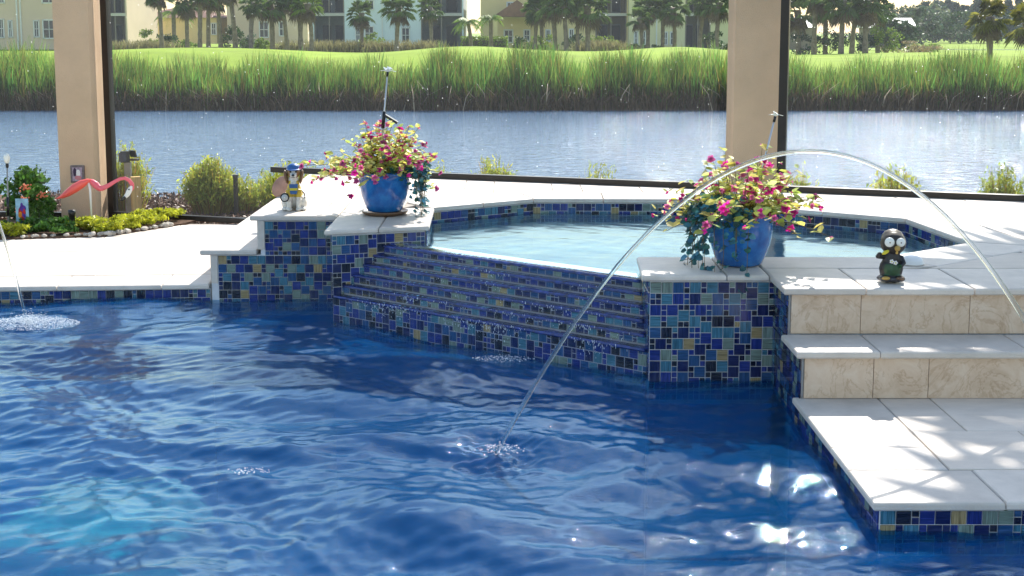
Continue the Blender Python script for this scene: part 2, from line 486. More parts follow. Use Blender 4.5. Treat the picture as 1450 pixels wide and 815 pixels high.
# near yard: sloping from the deck down to the lake
nx = np.linspace(-30, 30, 241); ny = np.linspace(7.0, 15, 33)
X, Y = np.meshgrid(nx, ny)
Z = .045 - np.clip((Y - (11.6 - .1 * X)) / 2.4, 0, 1) * 1.5 - .06 * (X > -1.9) - .45 * ((X > -1.7) & (Y < back_line(X) - .1)) + .012 * np.sin(X * 5) * np.cos(Y * 4)
ii = np.arange(X.size).reshape(X.shape)
Fq = np.stack([ii[:-1, :-1], ii[:-1, 1:], ii[1:, 1:], ii[1:, :-1]], -1).reshape(-1, 4)
keep = (Y.ravel()[Fq].min(1) > 7.6)
kind(obj('mulch_bed', npmesh('mulch_bed', np.stack([X, Y, Z], -1).reshape(-1, 3), Fq[keep], m_soil, smooth=True)), 'structure')

# ------------------------------------------------------------------ pool basin
m_pool = M('blue_pebble_plaster', (.002, .21, .43), .8, .2, var=.22, scale=3, bump=.2, bscale=50)
basin = MB()
basin.box((0, 4.0, -1.45), (14, 8.2, .1))
basin.box((0, .75, -.72), (14, .1, 1.36)); basin.box((-6.6, 4, -.72), (.1, 8, 1.36)); basin.box((6.6, 4, -.72), (.1, 8, 1.36))
basin.prism([EDGE_L[0], EDGE_L[1], (-1.80, 7.75), (-6.5, 7.75)], -1.4, -.09)
basin.prism([EDGE_L[0], EDGE_L[1], (-1.80, 7.75), (-6.5, 7.75)], -.0895, ZL - CT - .002, 1)
basin.prism([(XR, 3.90), (6.5, 3.90), (6.5, 5.2), (XR, 5.2)], -1.4, -.09)
basin.prism([(XR, 3.90), (6.5, 3.90), (6.5, 5.2), (XR, 5.2)], -.0895, ZL - CT - .002, 1)
pool = kind(basin.build('pool_basin', [m_pool, m_grout]), 'structure')
# added underwater block, its turquoise colour standing in for a glow
m_glow = M('turquoise_glow_colour', (.05, .48, .44), .8, .2, var=.15, scale=4)
kind(MB().prism([(-1.95, 4.35), (-1.45, 4.3), (-1.15, 4.7), (-1.4, 5.05), (-1.9, 4.95)], -1.4, -.62, bev=.04).build('underwater_glow_block', m_glow), 'structure')
pt = TileField(pool, 300)
pt.wall((XR + .002, 3.9), (2.9, 3.9), -.085, ZL - CT - .004, single=True)
pt.wall((-3.3, 7.13 + (6.5 - 3.3) * .0596), EDGE_L[1], -.085, ZL - CT - .004)
pt.wall((XR, 5.02), (XR, 3.90), -.085, ZL - CT - .004)
pt.wall((2.9, 3.9), (4.2, 3.9), -.085, ZL - CT - .004, single=False)
pt.done()

# pool water: real waves
def waves(X, Y, seed, amp, lmin, lmax, n, spread=1.0, main=0.):
    r = np.random.default_rng(seed); H = np.zeros_like(X)
    wx = X + .10 * np.sin(1.9 * Y + 1) + .07 * np.sin(3.1 * X + 2.3 * Y); wy = Y + .10 * np.sin(2.1 * X + .4) + .06 * np.sin(3.7 * Y - 1.3 * X)
    for _ in range(n):
        lam = lmin * (lmax / lmin) ** r.uniform(); th = main + r.normal() * spread
        k = 2 * np.pi / lam
        ph = k * (wx * np.cos(th) + wy * np.sin(th)) + r.uniform(0, 6.28)
        env = .6 + .4 * np.sin(wx * r.uniform(.5, 2) + wy * r.uniform(.5, 2) + r.uniform(0, 6.28))
        s = np.sin(ph); H += amp * lam * env * (s - .18 * np.cos(2 * ph))
    return H
nx_, ny_ = 820, 600
X, Y = np.meshgrid(np.linspace(-4.6, 4.4, nx_), .9 + (7.6 - .9) * np.linspace(0, 1, ny_))
H = waves(X, Y, 3, .0062, .16, .40, 20, .50, 1.40) + waves(X, Y, 5, .0110, .50, 1.3, 10, .55, 1.35) + waves(X, Y, 9, .0062, .06, .16, 30, .7, 1.5)
H *= .95 + .36 * np.sin(.9 * X + .7 * np.sin(1.1 * Y)) * np.cos(.8 * Y + .5)
for (cx, cy, a) in ((-.06, 4.65, .010), (-2.64, 6.75, .014)):
    rr = np.hypot(X - cx, Y - cy); H += .009 * np.exp(-(rr / .20) ** 2) * np.sin(X * 61 + 3 * np.sin(Y * 47)) * np.sin(Y * 73 + 2 * np.sin(X * 39)); H += a * np.cos(rr * 26) * np.exp(-rr * 2.2) / (1 + rr)
ii = np.arange(X.size).reshape(X.shape)
Fq = np.stack([ii[:-1, :-1], ii[:-1, 1:], ii[1:, 1:], ii[1:, :-1]], -1).reshape(-1, 4)
def pool_water_mat(name, tint, clear, rough=.02, bump=.06, scale=30., ior=1.36, body=None, turbid=.45):
    m, nt, b = newmat(name); nt.nodes.remove(b)
    tc = nt.nodes.new('ShaderNodeTexCoord')
    mpp = nt.nodes.new('ShaderNodeMapping'); mpp.inputs['Scale'].default_value = (1, 1.8, 1); nt.links.new(tc.outputs['Object'], mpp.inputs[0])
    n1 = node(nt, 'ShaderNodeTexNoise', Scale=scale, Detail=5., Roughness=.6, Distortion=.8); nt.links.new(mpp.outputs[0], n1.inputs['Vector'])
    bp = node(nt, 'ShaderNodeBump', Strength=bump, Distance=.008); nt.links.new(n1.outputs[0], bp.inputs['Height'])
    fr = node(nt, 'ShaderNodeFresnel', IOR=ior); nt.links.new(bp.outputs[0], fr.inputs['Normal'])
    gl = node(nt, 'ShaderNodeBsdfGlossy', Roughness=rough); gl.inputs[0].default_value = (.78, .95, 1, 1); nt.links.new(bp.outputs[0], gl.inputs['Normal'])
    tr = nt.nodes.new('ShaderNodeBsdfTransparent'); tr.inputs[0].default_value = (*tint, 1)
    rf = node(nt, 'ShaderNodeBsdfRefraction', Roughness=.0, IOR=1.33); rf.inputs[0].default_value = (*tint, 1); nt.links.new(bp.outputs[0], rf.inputs['Normal'])
    m1 = nt.nodes.new('ShaderNodeMixShader'); m1.inputs[0].default_value = clear
    nt.links.new(tr.outputs[0], m1.inputs[1]); nt.links.new(rf.outputs[0], m1.inputs[2])
    src = m1.outputs[0]
    if body:      # light scattered back by the water itself
        df = nt.nodes.new('ShaderNodeBsdfDiffuse'); df.inputs[0].default_value = (*body, 1); nt.links.new(bp.outputs[0], df.inputs['Normal'])
        m3 = nt.nodes.new('ShaderNodeMixShader'); m3.inputs[0].default_value = turbid
        nt.links.new(src, m3.inputs[1]); nt.links.new(df.outputs[0], m3.inputs[2]); src = m3.outputs[0]
    m2 = nt.nodes.new('ShaderNodeMixShader'); nt.links.new(fr.outputs[0], m2.inputs[0]); nt.links.new(src, m2.inputs[1]); nt.links.new(gl.outputs[0], m2.inputs[2])
    nt.links.new(m2.outputs[0], nt.nodes['Material Output'].inputs[0])
    return m
m_pw = pool_water_mat('pool_water', (.28, .86, 1.0), .62, .010, .15, 40., 1.41, (.001, .085, .26), .30)
kind(obj('pool_water', npmesh('pool_water', np.stack([X, Y, H], -1).reshape(-1, 3), Fq, m_pw, smooth=True)), 'structure')

# ------------------------------------------------------------------ spa
spa = thing('raised_spa', 'raised spa faced in blue mosaic glass tile with a stepped spillway into the pool', 'spa')
core = MB(); under = MB()
# right pier and the wall along the right steps
core.prism([(.62, 5.58), (XR, 5.58), (XR, 6.05), (.62, 6.05)], -.0895, ZS - CT - .002)
under.prism([(.62, 5.58), (XR, 5.58), (XR, 6.05), (.62, 6.05)], -1.4, -.09)
# left pier
core.prism([PILL[0], PILL[1], (-.50, 7.74), (-.70, 7.74), (-.99, 7.41)], -.0895, ZS - CT - .002)
under.prism([PILL[0], PILL[1], (-.50, 7.74), (-.70, 7.74), (-.99, 7.41)], -1.4, -.09)
# spa rim walls under the coping
def offs(poly, d):
    out = []
    for i in range(len(poly)):
        b = Vector(poly[i])
        e1 = (b - Vector(poly[i - 1])).normalized() if i else None
        e2 = (Vector(poly[i + 1]) - b).normalized() if i < len(poly) - 1 else None
        n1 = Vector((-e1.y, e1.x)) if e1 else None; n2 = Vector((-e2.y, e2.x)) if e2 else None
        bi = ((n1 or n2) + (n2 or n1)).normalized(); k = d / bi.dot(n1 or n2)
        out.append((b.x + bi.x * k, b.y + bi.y * k))
    return out
SPA_IN = offs(SPA, .012)      # tile face slightly behind the coping nose
SPA_O = offs(SPA, .20)
for i in range(len(SPA) - 1):
    core.prism([SPA_IN[i], SPA_IN[i + 1], SPA_O[i + 1], SPA_O[i]], -.5, ZS - CT - .002)
core.build('tile_backing', m_grout, spa)
# floor of the spa
m_spafl = M('spa_plaster', (.50, .68, .72), .8, .2, var=.15, scale=4)
MB().prism([(-.85, 7.1), (.62, 5.95), (1.8, 6.0), (2.4, 6.45), (2.3, 7.3), (1.05, 8.16), (.14, 8.18), (-.5, 7.74)], -.6, -.25).build('spa_floor', m_spafl, spa)
# spillway steps
casc = MB(); st = TileField(spa, 300)
m_nose = M('wet_cobalt_bullnose', (.010, .03, .17), .12, .5, var=.7, scale=26, bump=.5, bscale=70, coat=.4)
def line_at(k):
    o = Vector(PILL[0]) + CN * TREAD * k
    # left end on the pier face, right end on the right pier
    pd = Vector(PILL[1]) - Vector(PILL[0])
    a = Matrix(((CU.x, -pd.x), (CU.y, -pd.y))).inverted() @ (Vector(PILL[0]) - o)
    l = o + CU * a[0]; t = (.62 - o.x) / CU.x; r = o + CU * t
    return l, r
st.wall((.62, 5.58), (XR, 5.58), -.07, ZS - CT - .006)
st.wall(PILL[0], PILL[1], -.07, ZS - CT - .006)
for k in range(6):
    l, r = line_at(k); bk = 1.0 if k < 5 else .05
    z0 = -.07 if k == 0 else STEPZ[k - 1] + .002
    l2, r2 = line_at(k + 1)
    if k == 5: l2, r2 = l + CN * .10, r + CN * .10
    e = CU * .004
    casc.prism([l + e, r - e, r2 - e, l2 + e], -.0895, STEPZ[k] - .004)
    if k == 0: under.prism([l + e, r - e, r - e + CN * .3, l + e + CN * .3], -1.4, -.091)
    a, b = l + CN * .004, r + CN * .004
    st.wall(a, b, z0 + (.006 if k else 0), STEPZ[k] - .001, single=False, nv=(2 if k else 8), unit=.0245)
    st.floor(l + CN * .002, r + CN * .002, TREAD if k < 5 else .10, STEPZ[k] - .004, single=False)
st.wall((XR, 5.58), (XR, 5.025), -.07, ZM - CT - .006, single=False)
st.wall((XR, 5.58), (XR, 5.295), ZM - CT - .004, ZS - CT - .006, single=False)
for i in range(len(SPA_IN) - 1):
    p, q = SPA_IN[i], SPA_IN[i + 1]
    st.wall(p, q, SPA_W - .06, ZS - CT - .003, single=False)
st.wall((.62, 6.0), (.62, 5.584), .02, ZS - CT - .006, single=False)
st.wall((-.485, 7.03), (-.497, 7.73), SPA_W - .06, ZS - CT - .003, single=False)
st.done()
under.build('underwater_wall', m_pool, spa)
for k in range(6):
    l, r = line_at(k); pts = []
    for q in range(71):
        p = l.lerp(r, .004 + .992 * q / 70) - CN * (.0045 + .0012 * math.sin(q * 1.7 + k)); pts.append((p.x, p.y, STEPZ[k] - .0065 + .0008 * math.sin(q * 2.3 + k * 2)))
    MB().tube(pts, .0085, 8).build('step_nose', m_nose, spa)
casc.build('spillway_steps', M('wet_dark_grout', (.26, .27, .32), .5, .4, var=.15, scale=30), spa)
# water falling over the spillway
m_film = pool_water_mat('falling_water', (.97, .98, 1.0), .10, .03, .10, 60., 1.09)
prof = []
for k in range(5, -1, -1):
    zt = STEPZ[k]; zb = STEPZ[k - 1] if k else 0.0
    prof += [(TREAD * (k + 1) if k < 5 else TREAD * 5 + .10, zt + .006), (TREAD * k + .012, zt + .007), (TREAD * k - .012, zt - .012), (TREAD * k - .016, zb + .014 if k else -.01)]
NW = 260; vs = []
fr_ = [(rnd.uniform(.05, 1.6), rnd.uniform(0, 6.28), rnd.uniform(5, 60)) for _ in range(9)]
def fn(j, z): return sum(math.sin(a * j + b + c * z) for a, b, c in fr_) / 2.2
P0 = Vector(PILL[0])
for (o, z) in prof:
    l, r = line_at(o / TREAD)
    for j in range(NW):
        f = .01 + .98 * j / (NW - 1); p = l.lerp(r, f)
        w = .0009 * fn(j, z)
        p = p - CN * (.006 + w if z < STEPZ[5] else 0)
        vs.append((p.x, p.y, z + .3 * w))
fs = [(i * NW + j, i * NW + j + 1, (i + 1) * NW + j + 1, (i + 1) * NW + j) for i in range(len(prof) - 1) for j in range(NW - 1)]
fm = MB().add(vs, fs, 0, True)
kind(fm.build('spillway_water', m_film), 'structure')
# spa water surface
X, Y = np.meshgrid(np.linspace(-1.0, 2.45, 260), np.linspace(5.9, 8.2, 180))
H = SPA_W + waves(X, Y, 21, .0011, .05, .16, 22, 1.0, 1.5) + waves(X, Y, 22, .0010, .2, .5, 8, 1.0, 1.5)
ii = np.arange(X.size).reshape(X.shape)
Fq = np.stack([ii[:-1, :-1], ii[:-1, 1:], ii[1:, 1:], ii[1:, :-1]], -1).reshape(-1, 4)
cx, cy = X.ravel()[Fq].mean(1), Y.ravel()[Fq].mean(1)
l5, r5 = line_at(5.6)
a, b, c = halfplane(r5, l5); ins = (a * cx + b * cy + c < 0) & (cx > -.83)
for i in range(len(SPA) - 2):
    a, b, c = halfplane(SPA_IN[i], SPA_IN[i + 1]); ins &= (a * cx + b * cy + c < .02)
ins &= (cy > 6.0) | (cx < .63)
pl = halfplane(PILL[0], PILL[1]); ins &= ~((pl[0] * cx + pl[1] * cy + pl[2] > -.0) & (cx < -.495))
m_spaw = pool_water_mat('spa_water', (.75, .90, .96), .5, .02, .04, 40.)
kind(obj('spa_water', npmesh('spa_water', np.stack([X, Y, H], -1).reshape(-1, 3), Fq[ins], m_spaw, smooth=True)), 'structure')

# ------------------------------------------------------------------ decks
J = .0022
def slab(parent, poly, z1, name='paver', mat=None, th=.03, bev=.004):
    poly = ccw(poly)
    if area(poly) < .004: return
    poly = inset(poly, J)
    zz = z1 + rnd.uniform(-.0012, .0012)
    MB().prism(poly, zz - th, zz, bev=bev).build(name, mat or m_trav, parent)
def pattern(x0, x1, y0, y1, u=.2032):
    """random-size stone pattern on an 8 inch grid"""
    nx, ny = math.ceil((x1 - x0) / u), math.ceil((y1 - y0) / u)
    g = [[0] * nx for _ in range(ny)]; out = []
    for j in range(ny):
        for i in range(nx):
            if g[j][i]: continue
            for (w, h) in rnd.choices([((3, 2),), ((2, 2),), ((2, 3),), ((1, 2),), ((2, 1),)], [4, 3, 3, 1, 1])[0] and [rnd.choice([(3, 2), (2, 2), (2, 3), (3, 2)]), (2, 2), (2, 1), (1, 2), (1, 1)]:
                if i + w <= nx and j + h <= ny and all(not g[b][a] for b in range(j, j + h) for a in range(i, i + w)): break
            for b in range(j, min(ny, j + h)):
                for a in range(i, min(nx, i + w)): g[b][a] = 1
            X0, Y0 = x0 + i * u, y0 + j * u
            out.append([(X0, Y0), (X0 + w * u, Y0), (X0 + w * u, Y0 + h * u), (X0, Y0 + h * u)])
    return out
def clean(p):
    out = []
    for q in p:
        if not out or math.hypot(q[0] - out[-1][0], q[1] - out[-1][1]) > .012: out.append(q)
    if len(out) > 1 and math.hypot(out[0][0] - out[-1][0], out[0][1] - out[-1][1]) < .012: out.pop()
    return out
def field(parent, pat, cuts, z, **kw):
    for p in pat:
        for c in cuts:
            p = clip(p, *c)
            if len(p) < 3: break
        p = clean(p) if len(p) > 2 else p
        if len(p) > 2: slab(parent, p, z, **kw)
def strip(parent, a, b, w, z, lens, name='coping', th=CT, bev=.009, mat=None, off0=None):
    """coping pieces along the edge a->b, w to the left of it"""
    a, b = Vector(a), Vector(b); d = (b - a); L = d.length; d.normalize(); n = Vector((-d.y, d.x)); t = 0; i = 0
    while t < L - 1e-4:
        e = min(L, t + lens[i % len(lens)])
        if L - e < .12: e = L
        p, q = a + d * t, a + d * e
        slab(parent, [p, q, q + n * w, p + n * w], z, name, mat or m_cope, th, bev)
        t = e; i += 1

# low deck, left
dl = MB()
dl.prism([(-6.5, 7.15), (-1.78, 7.43), (-1.78, 9.8), (-6.5, 9.8)], ZL - .2, ZL - .006)
deck_l = kind(dl.build('pool_deck', m_jointd), 'structure')
E0, E1 = (-6.5, 7.13 - .03), (-1.80, 7.41 - .03)
strip(deck_l, E0, E1, .33, ZL, [.46, .61, .61])
hp = halfplane(E0, E1); hp = (hp[0], hp[1], hp[2] - .33)
BED = [un(-20, 340, ZL), un(60, 337.5, ZL), un(150, 335, ZL), un(215, 325, ZL), un(243, 320.5, ZL)]
cuts = [hp, (-1, 0, -1.802), (0, -1, 9.70)]
field(deck_l, pattern(-4.6, -1.7, 7.3, 9.8), cuts, ZL)
# planting bed soil over the joint bed
bedp = [(BED[0].x - 2, BED[0].y)] + [(p.x, p.y) for p in BED] + [(-2.55, 9.72), (-2.5, 9.9), (-6, 9.9)]
kind(MB().prism(bedp, ZL - .05, ZL + .012).build('bed_soil', m_soil), 'structure')

# low deck, right
dr = MB(); dr.prism([(XR + .006, 3.906), (6.5, 3.906), (6.5, 5.1), (XR + .006, 5.1)], ZL - .2 + .15, ZL - .006)
deck_r = kind(dr.build('pool_deck', m_jointd), 'structure')
xe, ye = XR - .03, 3.87
slab(deck_r, [(xe, ye), (1.56, ye), (1.56, ye + .33), (1.50, ye + .53), (xe, ye + .53)][:0] or [(xe, ye), (1.575, ye), (1.575, ye + .31), (xe, ye + .31)], ZL, 'coping', m_cope, CT, .009)
strip(deck_r, (1.575, ye), (6.4, ye), .31, ZL, [.61, .46, .61], 'coping')
strip(deck_r, (1.50, ye + .31), (1.50, 5.05), .35, ZL, [.24, .62], 'coping')
for (x0, x1, y0, y1) in ((1.5, 1.9, 4.18, 4.6), (1.5, 1.71, 4.6, 5.05), (1.71, 2.3, 4.6, 5.05), (1.9, 2.5, 4.18, 4.6), (2.3, 2.75, 4.6, 5.05), (2.5, 2.9, 4.18, 4.6), (2.75, 3.4, 4.6, 5.05), (2.9, 3.5, 4.18, 4.6), (3.4, 3.9, 4.6, 5.05), (3.5, 4.0, 4.18, 4.6), (3.9, 4.5, 4.6, 5.05), (4.0, 4.6, 4.18, 4.6), (4.5, 5.1, 4.6, 5.05), (4.6, 5.2, 4.18, 4.6), (5.1, 5.7, 4.6, 5.05), (5.2, 5.8, 4.18, 4.6), (5.7, 6.4, 4.6, 5.05), (5.8, 6.4, 4.18, 4.6)):
    slab(deck_r, [(x0, y0), (x1, y0), (x1, y1), (x0, y1)], ZL)

# right steps
steps_r = thing('stone_steps', 'two travertine steps with beige risers up to the terrace below the owl figurine', 'steps', (2.6, 5.2, ZL))
def sub(o): return o
def local_slab(parent, poly, z0, z1, name, mat, bev):
    l = parent.location
    MB().prism(inset(ccw([(p[0] - l.x, p[1] - l.y) for p in poly]), J * .6), z0 - l.z, z1 - l.z, bev=bev).build(name, mat, parent)
MBc = MB()
MBc.prism([(XR + .006 - 2.6, 5.045 - 5.2), (3.8, 5.045 - 5.2), (3.8, .4), (XR + .006 - 2.6, .4)], -.6, ZM - CT - .003 - ZL)
MBc.prism([(XR + .006 - 2.6, 5.315 - 5.2), (3.8, 5.315 - 5.2), (3.8, .5), (XR + .006 - 2.6, .5)], -.6, ZS - CT - .003 - ZL)
MBc.build('step_core', m_grout, steps_r)
def rrow(y, z0, z1, cutsx):
    for a, b in zip(cutsx[:-1], cutsx[1:]): local_slab(steps_r, [(a, y), (b, y), (b, y + .02), (a, y + .02)], z0, z1, 'riser', m_riser, .0015)
rrow(5.022, ZL + .001, ZM - CT - .001, [XR + .012, 1.475, 1.70, 2.21, 2.65, 3.2, 3.7, 4.2, 4.7, 5.2, 5.7, 6.2])
rrow(5.292, ZM + .001, ZS - CT - .001, [XR + .012, 1.49, 1.955, 2.42, 2.9, 3.4, 3.9, 4.4, 4.9, 5.4, 5.9, 6.3])
def trow(y0, y1, z, cutsx):
    for a, b in zip(cutsx[:-1], cutsx[1:]): local_slab(steps_r, [(a, y0), (b, y0), (b, y1), (a, y1)], z - CT, z, 'tread', m_cope, .009)
trow(4.985, 5.285, ZM, [XR - .03, 1.49, 2.10, 2.71, 3.3, 3.9, 4.5, 5.1, 5.7, 6.3])

# raised terrace
tr = MB()
tr.prism([(-1.50, 7.44), (-1.0, 7.44), (-1.0, back_line(-1.0) + .2), (-1.50, back_line(-1.5) + .2)], -.2, ZS - .008)
sp_o = SPA_O
tr.prism([(-1.0, 7.44), (-.70, 7.74), sp_o[0], sp_o[1], (sp_o[1][0], back_line(.14) + .2), (-1.0, back_line(-1.0) + .2)], -.2, ZS - .0085)
tr.prism([sp_o[1], sp_o[2], (sp_o[2][0], back_line(sp_o[2][0]) + .2), (sp_o[1][0], back_line(sp_o[1][0]) + .2)], -.2, ZS - .008)
tr.prism([sp_o[2], sp_o[3], (6.3, 7.3), (6.3, back_line(6.3) + .2), (sp_o[2][0], back_line(sp_o[2][0]) + .2)], -.2, ZS - .0085)
tr.prism([sp_o[3], sp_o[4], (6.3, 6.4), (6.3, 7.3)], -.2, ZS - .008)
tr.prism([sp_o[4], (SPA_O[5][0], 5.8), (6.3, 5.8), (6.3, 6.4)], -.2, ZS - .0085)
tr.prism([(XR + .01, 5.72), (SPA_O[5][0], 5.72), (SPA_O[5][0], 5.995), (XR + .01, 5.995)], -.2, ZS - .009)
terrace = kind(tr.build('raised_deck', m_jointd), 'structure')
# front row
xs = [XR - .03, 1.50, 1.96, 2.42, 2.88, 3.34, 3.8, 4.3, 4.8, 5.3, 5.8, 6.25]
for a, b in zip(xs[:-1], xs[1:]): slab(terrace, [(a, 5.255), (b, 5.255), (b, 5.72), (a, 5.72)], ZS, 'coping', m_cope, CT, .009)
# pier tops
slab(terrace, [(.578, 5.55), (.96, 5.55), (.96, 6.02), (.60, 6.02)], ZS, 'coping', m_cope, CT, .011)
slab(terrace, [(.96, 5.55), (XR - .03, 5.55), (XR - .03, 6.02), (.96, 6.02)], ZS, 'coping', m_cope, CT, .011)
slab(terrace, [(XR - .03, 5.72), (1.79, 5.72), (1.79, 6.02), (XR - .03, 6.02)], ZS, 'coping', m_cope, CT, .009)
slab(terrace, [(-1.03, 6.825), (-.74, 6.912), (-.74, 7.735), (-1.03, 7.735)], ZS, 'coping', m_cope, CT, .011)
slab(terrace, [(-.74, 6.912), (-.462, 7.0), (-.478, 7.73), (-.74, 7.73)], ZS, 'coping', m_cope, CT, .011)
slab(terrace, [(-1.55, 7.38), (-1.03, 7.38), (-1.03, 7.70), (-1.55, 7.70)], ZS, 'coping', m_cope, CT, .009)
# coping round the spa
OW = .31; SO = offs(SPA[:6], OW)
for i in range(5):
    n = 2 if i in (0, 1, 3) else (3 if i == 2 else 2)
    for k in range(n):
        f0, f1 = k / n, (k + 1) / n
        p = [Vector(SPA[i]).lerp(Vector(SPA[i + 1]), f0), Vector(SPA[i]).lerp(Vector(SPA[i + 1]), f1), Vector(SO[i]).lerp(Vector(SO[i + 1]), f1), Vector(SO[i]).lerp(Vector(SO[i + 1]), f0)]
        slab(terrace, [tuple(q) for q in p], ZS, 'coping', m_cope, CT, .008)
# field paving, region by region
bl = (-.346, -1, 9.70 - .346 * 1.55); nb = math.hypot(bl[0], bl[1]); bl = tuple(k / nb for k in bl)
outs = [halfplane(SO[i], SO[i + 1]) for i in range(5)]
pat = pattern(-1.55, 6.3, 5.72, 9.9)
left = (-1, 0, -.79)
base = [bl, (1, 0, 1.55)]
field(terrace, pat, base + [(-1, 0, -1.03), (0, 1, -7.70)], ZS)
field(terrace, pat, base + [(1, 0, 1.03), (-1, 0, SO[0][0]), (0, 1, -7.735)], ZS)
for i in range(5):
    cuts = base + [outs[i], (1, 0, -SO[0][0])] + [tuple(-k for k in outs[j]) for j in range(i)] + [(0, 1, -5.72), (-1, 0, 6.25)]
    field(terrace, pat, cuts, ZS)
slab(terrace, [SPA[5], SO[5], (1.79, 5.72)], ZS)

# left steps and their tiled wall
steps_l = thing('stone_steps', 'travertine steps with a blue mosaic front wall beside the beagle figurine', 'steps')
sl = MB()
sl.prism([(-1.79, 7.41), (-1.49, 7.41), (-1.49, 9.6), (-1.79, 9.6)], -.0895, ZM - CT - .003)
sl.prism([(-1.492, 7.412), (-.985, 7.412), (-.985, 7.9), (-1.492, 7.9)], -.0895, ZS - CT - .003)
MB().prism([(-1.79, 7.41), (-.985, 7.41), (-.985, 7.9), (-1.79, 7.9)], -1.4, -.09).build('underwater_wall', m_pool, steps_l)
sl.build('wall_core', m_grout, steps_l)
lt = TileField(steps_l, 300)
lt.wall((-1.748, 7.409), (-1.0, 7.409), -.07, ZM - CT - .006)
lt.wall((-1.466, 7.409), (-1.0, 7.409), ZM - CT - .004, ZS - CT - .006)
lt.done()
m_trim = M('travertine_trim', (.62, .55, .48), .5, .35, var=.12, scale=10)
MB().prism([(-1.79, 7.402), (-1.752, 7.402), (-1.752, 7.43), (-1.79, 7.43)], ZL + .002, ZM - CT - .001).build('trim', m_trim, steps_l)
MB().prism([(-1.51, 7.402), (-1.468, 7.402), (-1.468, 7.43), (-1.51, 7.43)], ZM + .002, ZS - CT - .001).build('trim', m_trim, steps_l)
y = 7.38
for w in (.33, .46, .46, .46, .5):
    MB().prism(inset([(-1.85, y), (-1.512, y), (-1.512, y + w), (-1.85, y + w)], J), ZM - CT, ZM, bev=.009).build('tread', m_cope, steps_l); y += w
for y0, y1 in ((7.435, 8.0), (8.0, 8.6), (8.6, 9.5)):
    MB().prism([(-1.80, y0), (-1.792, y0), (-1.792, y1 - .003), (-1.80, y1 - .003)], ZL + .002, ZM - CT - .001).build('riser', m_riser, steps_l)
    MB().prism([(-1.51, y0), (-1.502, y0), (-1.502, y1 - .003), (-1.51, y1 - .003)], ZM + .002, ZS - CT - .001).build('riser', m_riser, steps_l)

# house-side deck under the camera
nd = kind(MB().prism([(-8, -4), (8, -4), (8, .78), (-8, .78)], -.3, ZL).build('pool_deck', m_trav), 'structure')

# ------------------------------------------------------------------ pool enclosure: columns, rails, screens
def column(x0, x1, y0, zb, label):
    t = thing('stucco_column', label, 'column', ((x0 + x1) / 2, y0 + .15, zb))
    w = (x1 - x0)
    MB().prism([(-w / 2, -.15), (w / 2, -.15), (w / 2, .15), (-w / 2, .15)], 0, 3.2 - zb, bev=.012).build('shaft', m_stucco, t)
    return t
column(-3.575, -3.30, 9.93, -.02, 'tan stucco column in planting bed behind the pink flamingo')
column(1.535, 1.85, 8.75, .3, 'tan stucco column rising behind the pot beside the white bird stake')
CL, CR = Vector((-3.437, 10.08)), Vector((1.69, 8.90))
hd = (CR - CL).normalized(); hn = Vector((-hd.y, hd.x))
hb = thing('header_beam', 'tan stucco header beam carried by the two columns', 'beam', (CL.x, CL.y, 3.2))
p0, p1 = -hd * 4 , (CR - CL) + hd * 4
MB().prism([tuple(p0 - hn * .12), tuple(p1 - hn * .12), tuple(p1 + hn * .12), tuple(p0 + hn * .12)], 0, .4, bev=.01).build('beam', m_stucco, hb)
def screen_mat():
    m, nt, b = newmat('insect_screen'); nt.nodes.remove(b)
    tc = nt.nodes.new('ShaderNodeTexCoord')
    vo = node(nt, 'ShaderNodeTexVoronoi', Scale=26.); nt.links.new(tc.outputs['Object'], vo.inputs['Vector'])
    cp = node(nt, 'ShaderNodeMath', operation='LESS_THAN'); cp.inputs[1].default_value = .07; nt.links.new(vo.outputs['Distance'], cp.inputs[0])
    sx = nt.nodes.new('ShaderNodeSeparateColor'); nt.links.new(vo.outputs['Color'], sx.inputs[0])
    c2 = node(nt, 'ShaderNodeMath', operation='GREATER_THAN'); c2.inputs[1].default_value = .75; nt.links.new(sx.outputs[0], c2.inputs[0])
    mm = node(nt, 'ShaderNodeMath', operation='MULTIPLY'); nt.links.new(cp.outputs[0], mm.inputs[0]); nt.links.new(c2.outputs[0], mm.inputs[1])
    tp = nt.nodes.new('ShaderNodeBsdfTransparent')
    df = nt.nodes.new('ShaderNodeBsdfDiffuse'); df.inputs[0].default_value = (.10, .10, .11, 1)
    tl = nt.nodes.new('ShaderNodeBsdfTranslucent'); tl.inputs[0].default_value = (.30, .32, .34, 1)
    m0 = nt.nodes.new('ShaderNodeMixShader'); m0.inputs[0].default_value = .5; nt.links.new(df.outputs[0], m0.inputs[1]); nt.links.new(tl.outputs[0], m0.inputs[2])
    m1 = nt.nodes.new('ShaderNodeMixShader'); m1.inputs[0].default_value = .065; nt.links.new(tp.outputs[0], m1.inputs[1]); nt.links.new(m0.outputs[0], m1.inputs[2])
    t2 = nt.nodes.new('ShaderNodeBsdfTranslucent'); t2.inputs[0].default_value = (.8, .8, .78, 1)
    m2 = nt.nodes.new('ShaderNodeMixShader'); nt.links.new(mm.outputs[0], m2.inputs[0]); nt.links.new(m1.outputs[0], m2.inputs[1]); nt.links.new(t2.outputs[0], m2.inputs[2])
    nt.links.new(m2.outputs[0], nt.nodes['Material Output'].inputs[0])
    return m
m_screen = screen_mat()
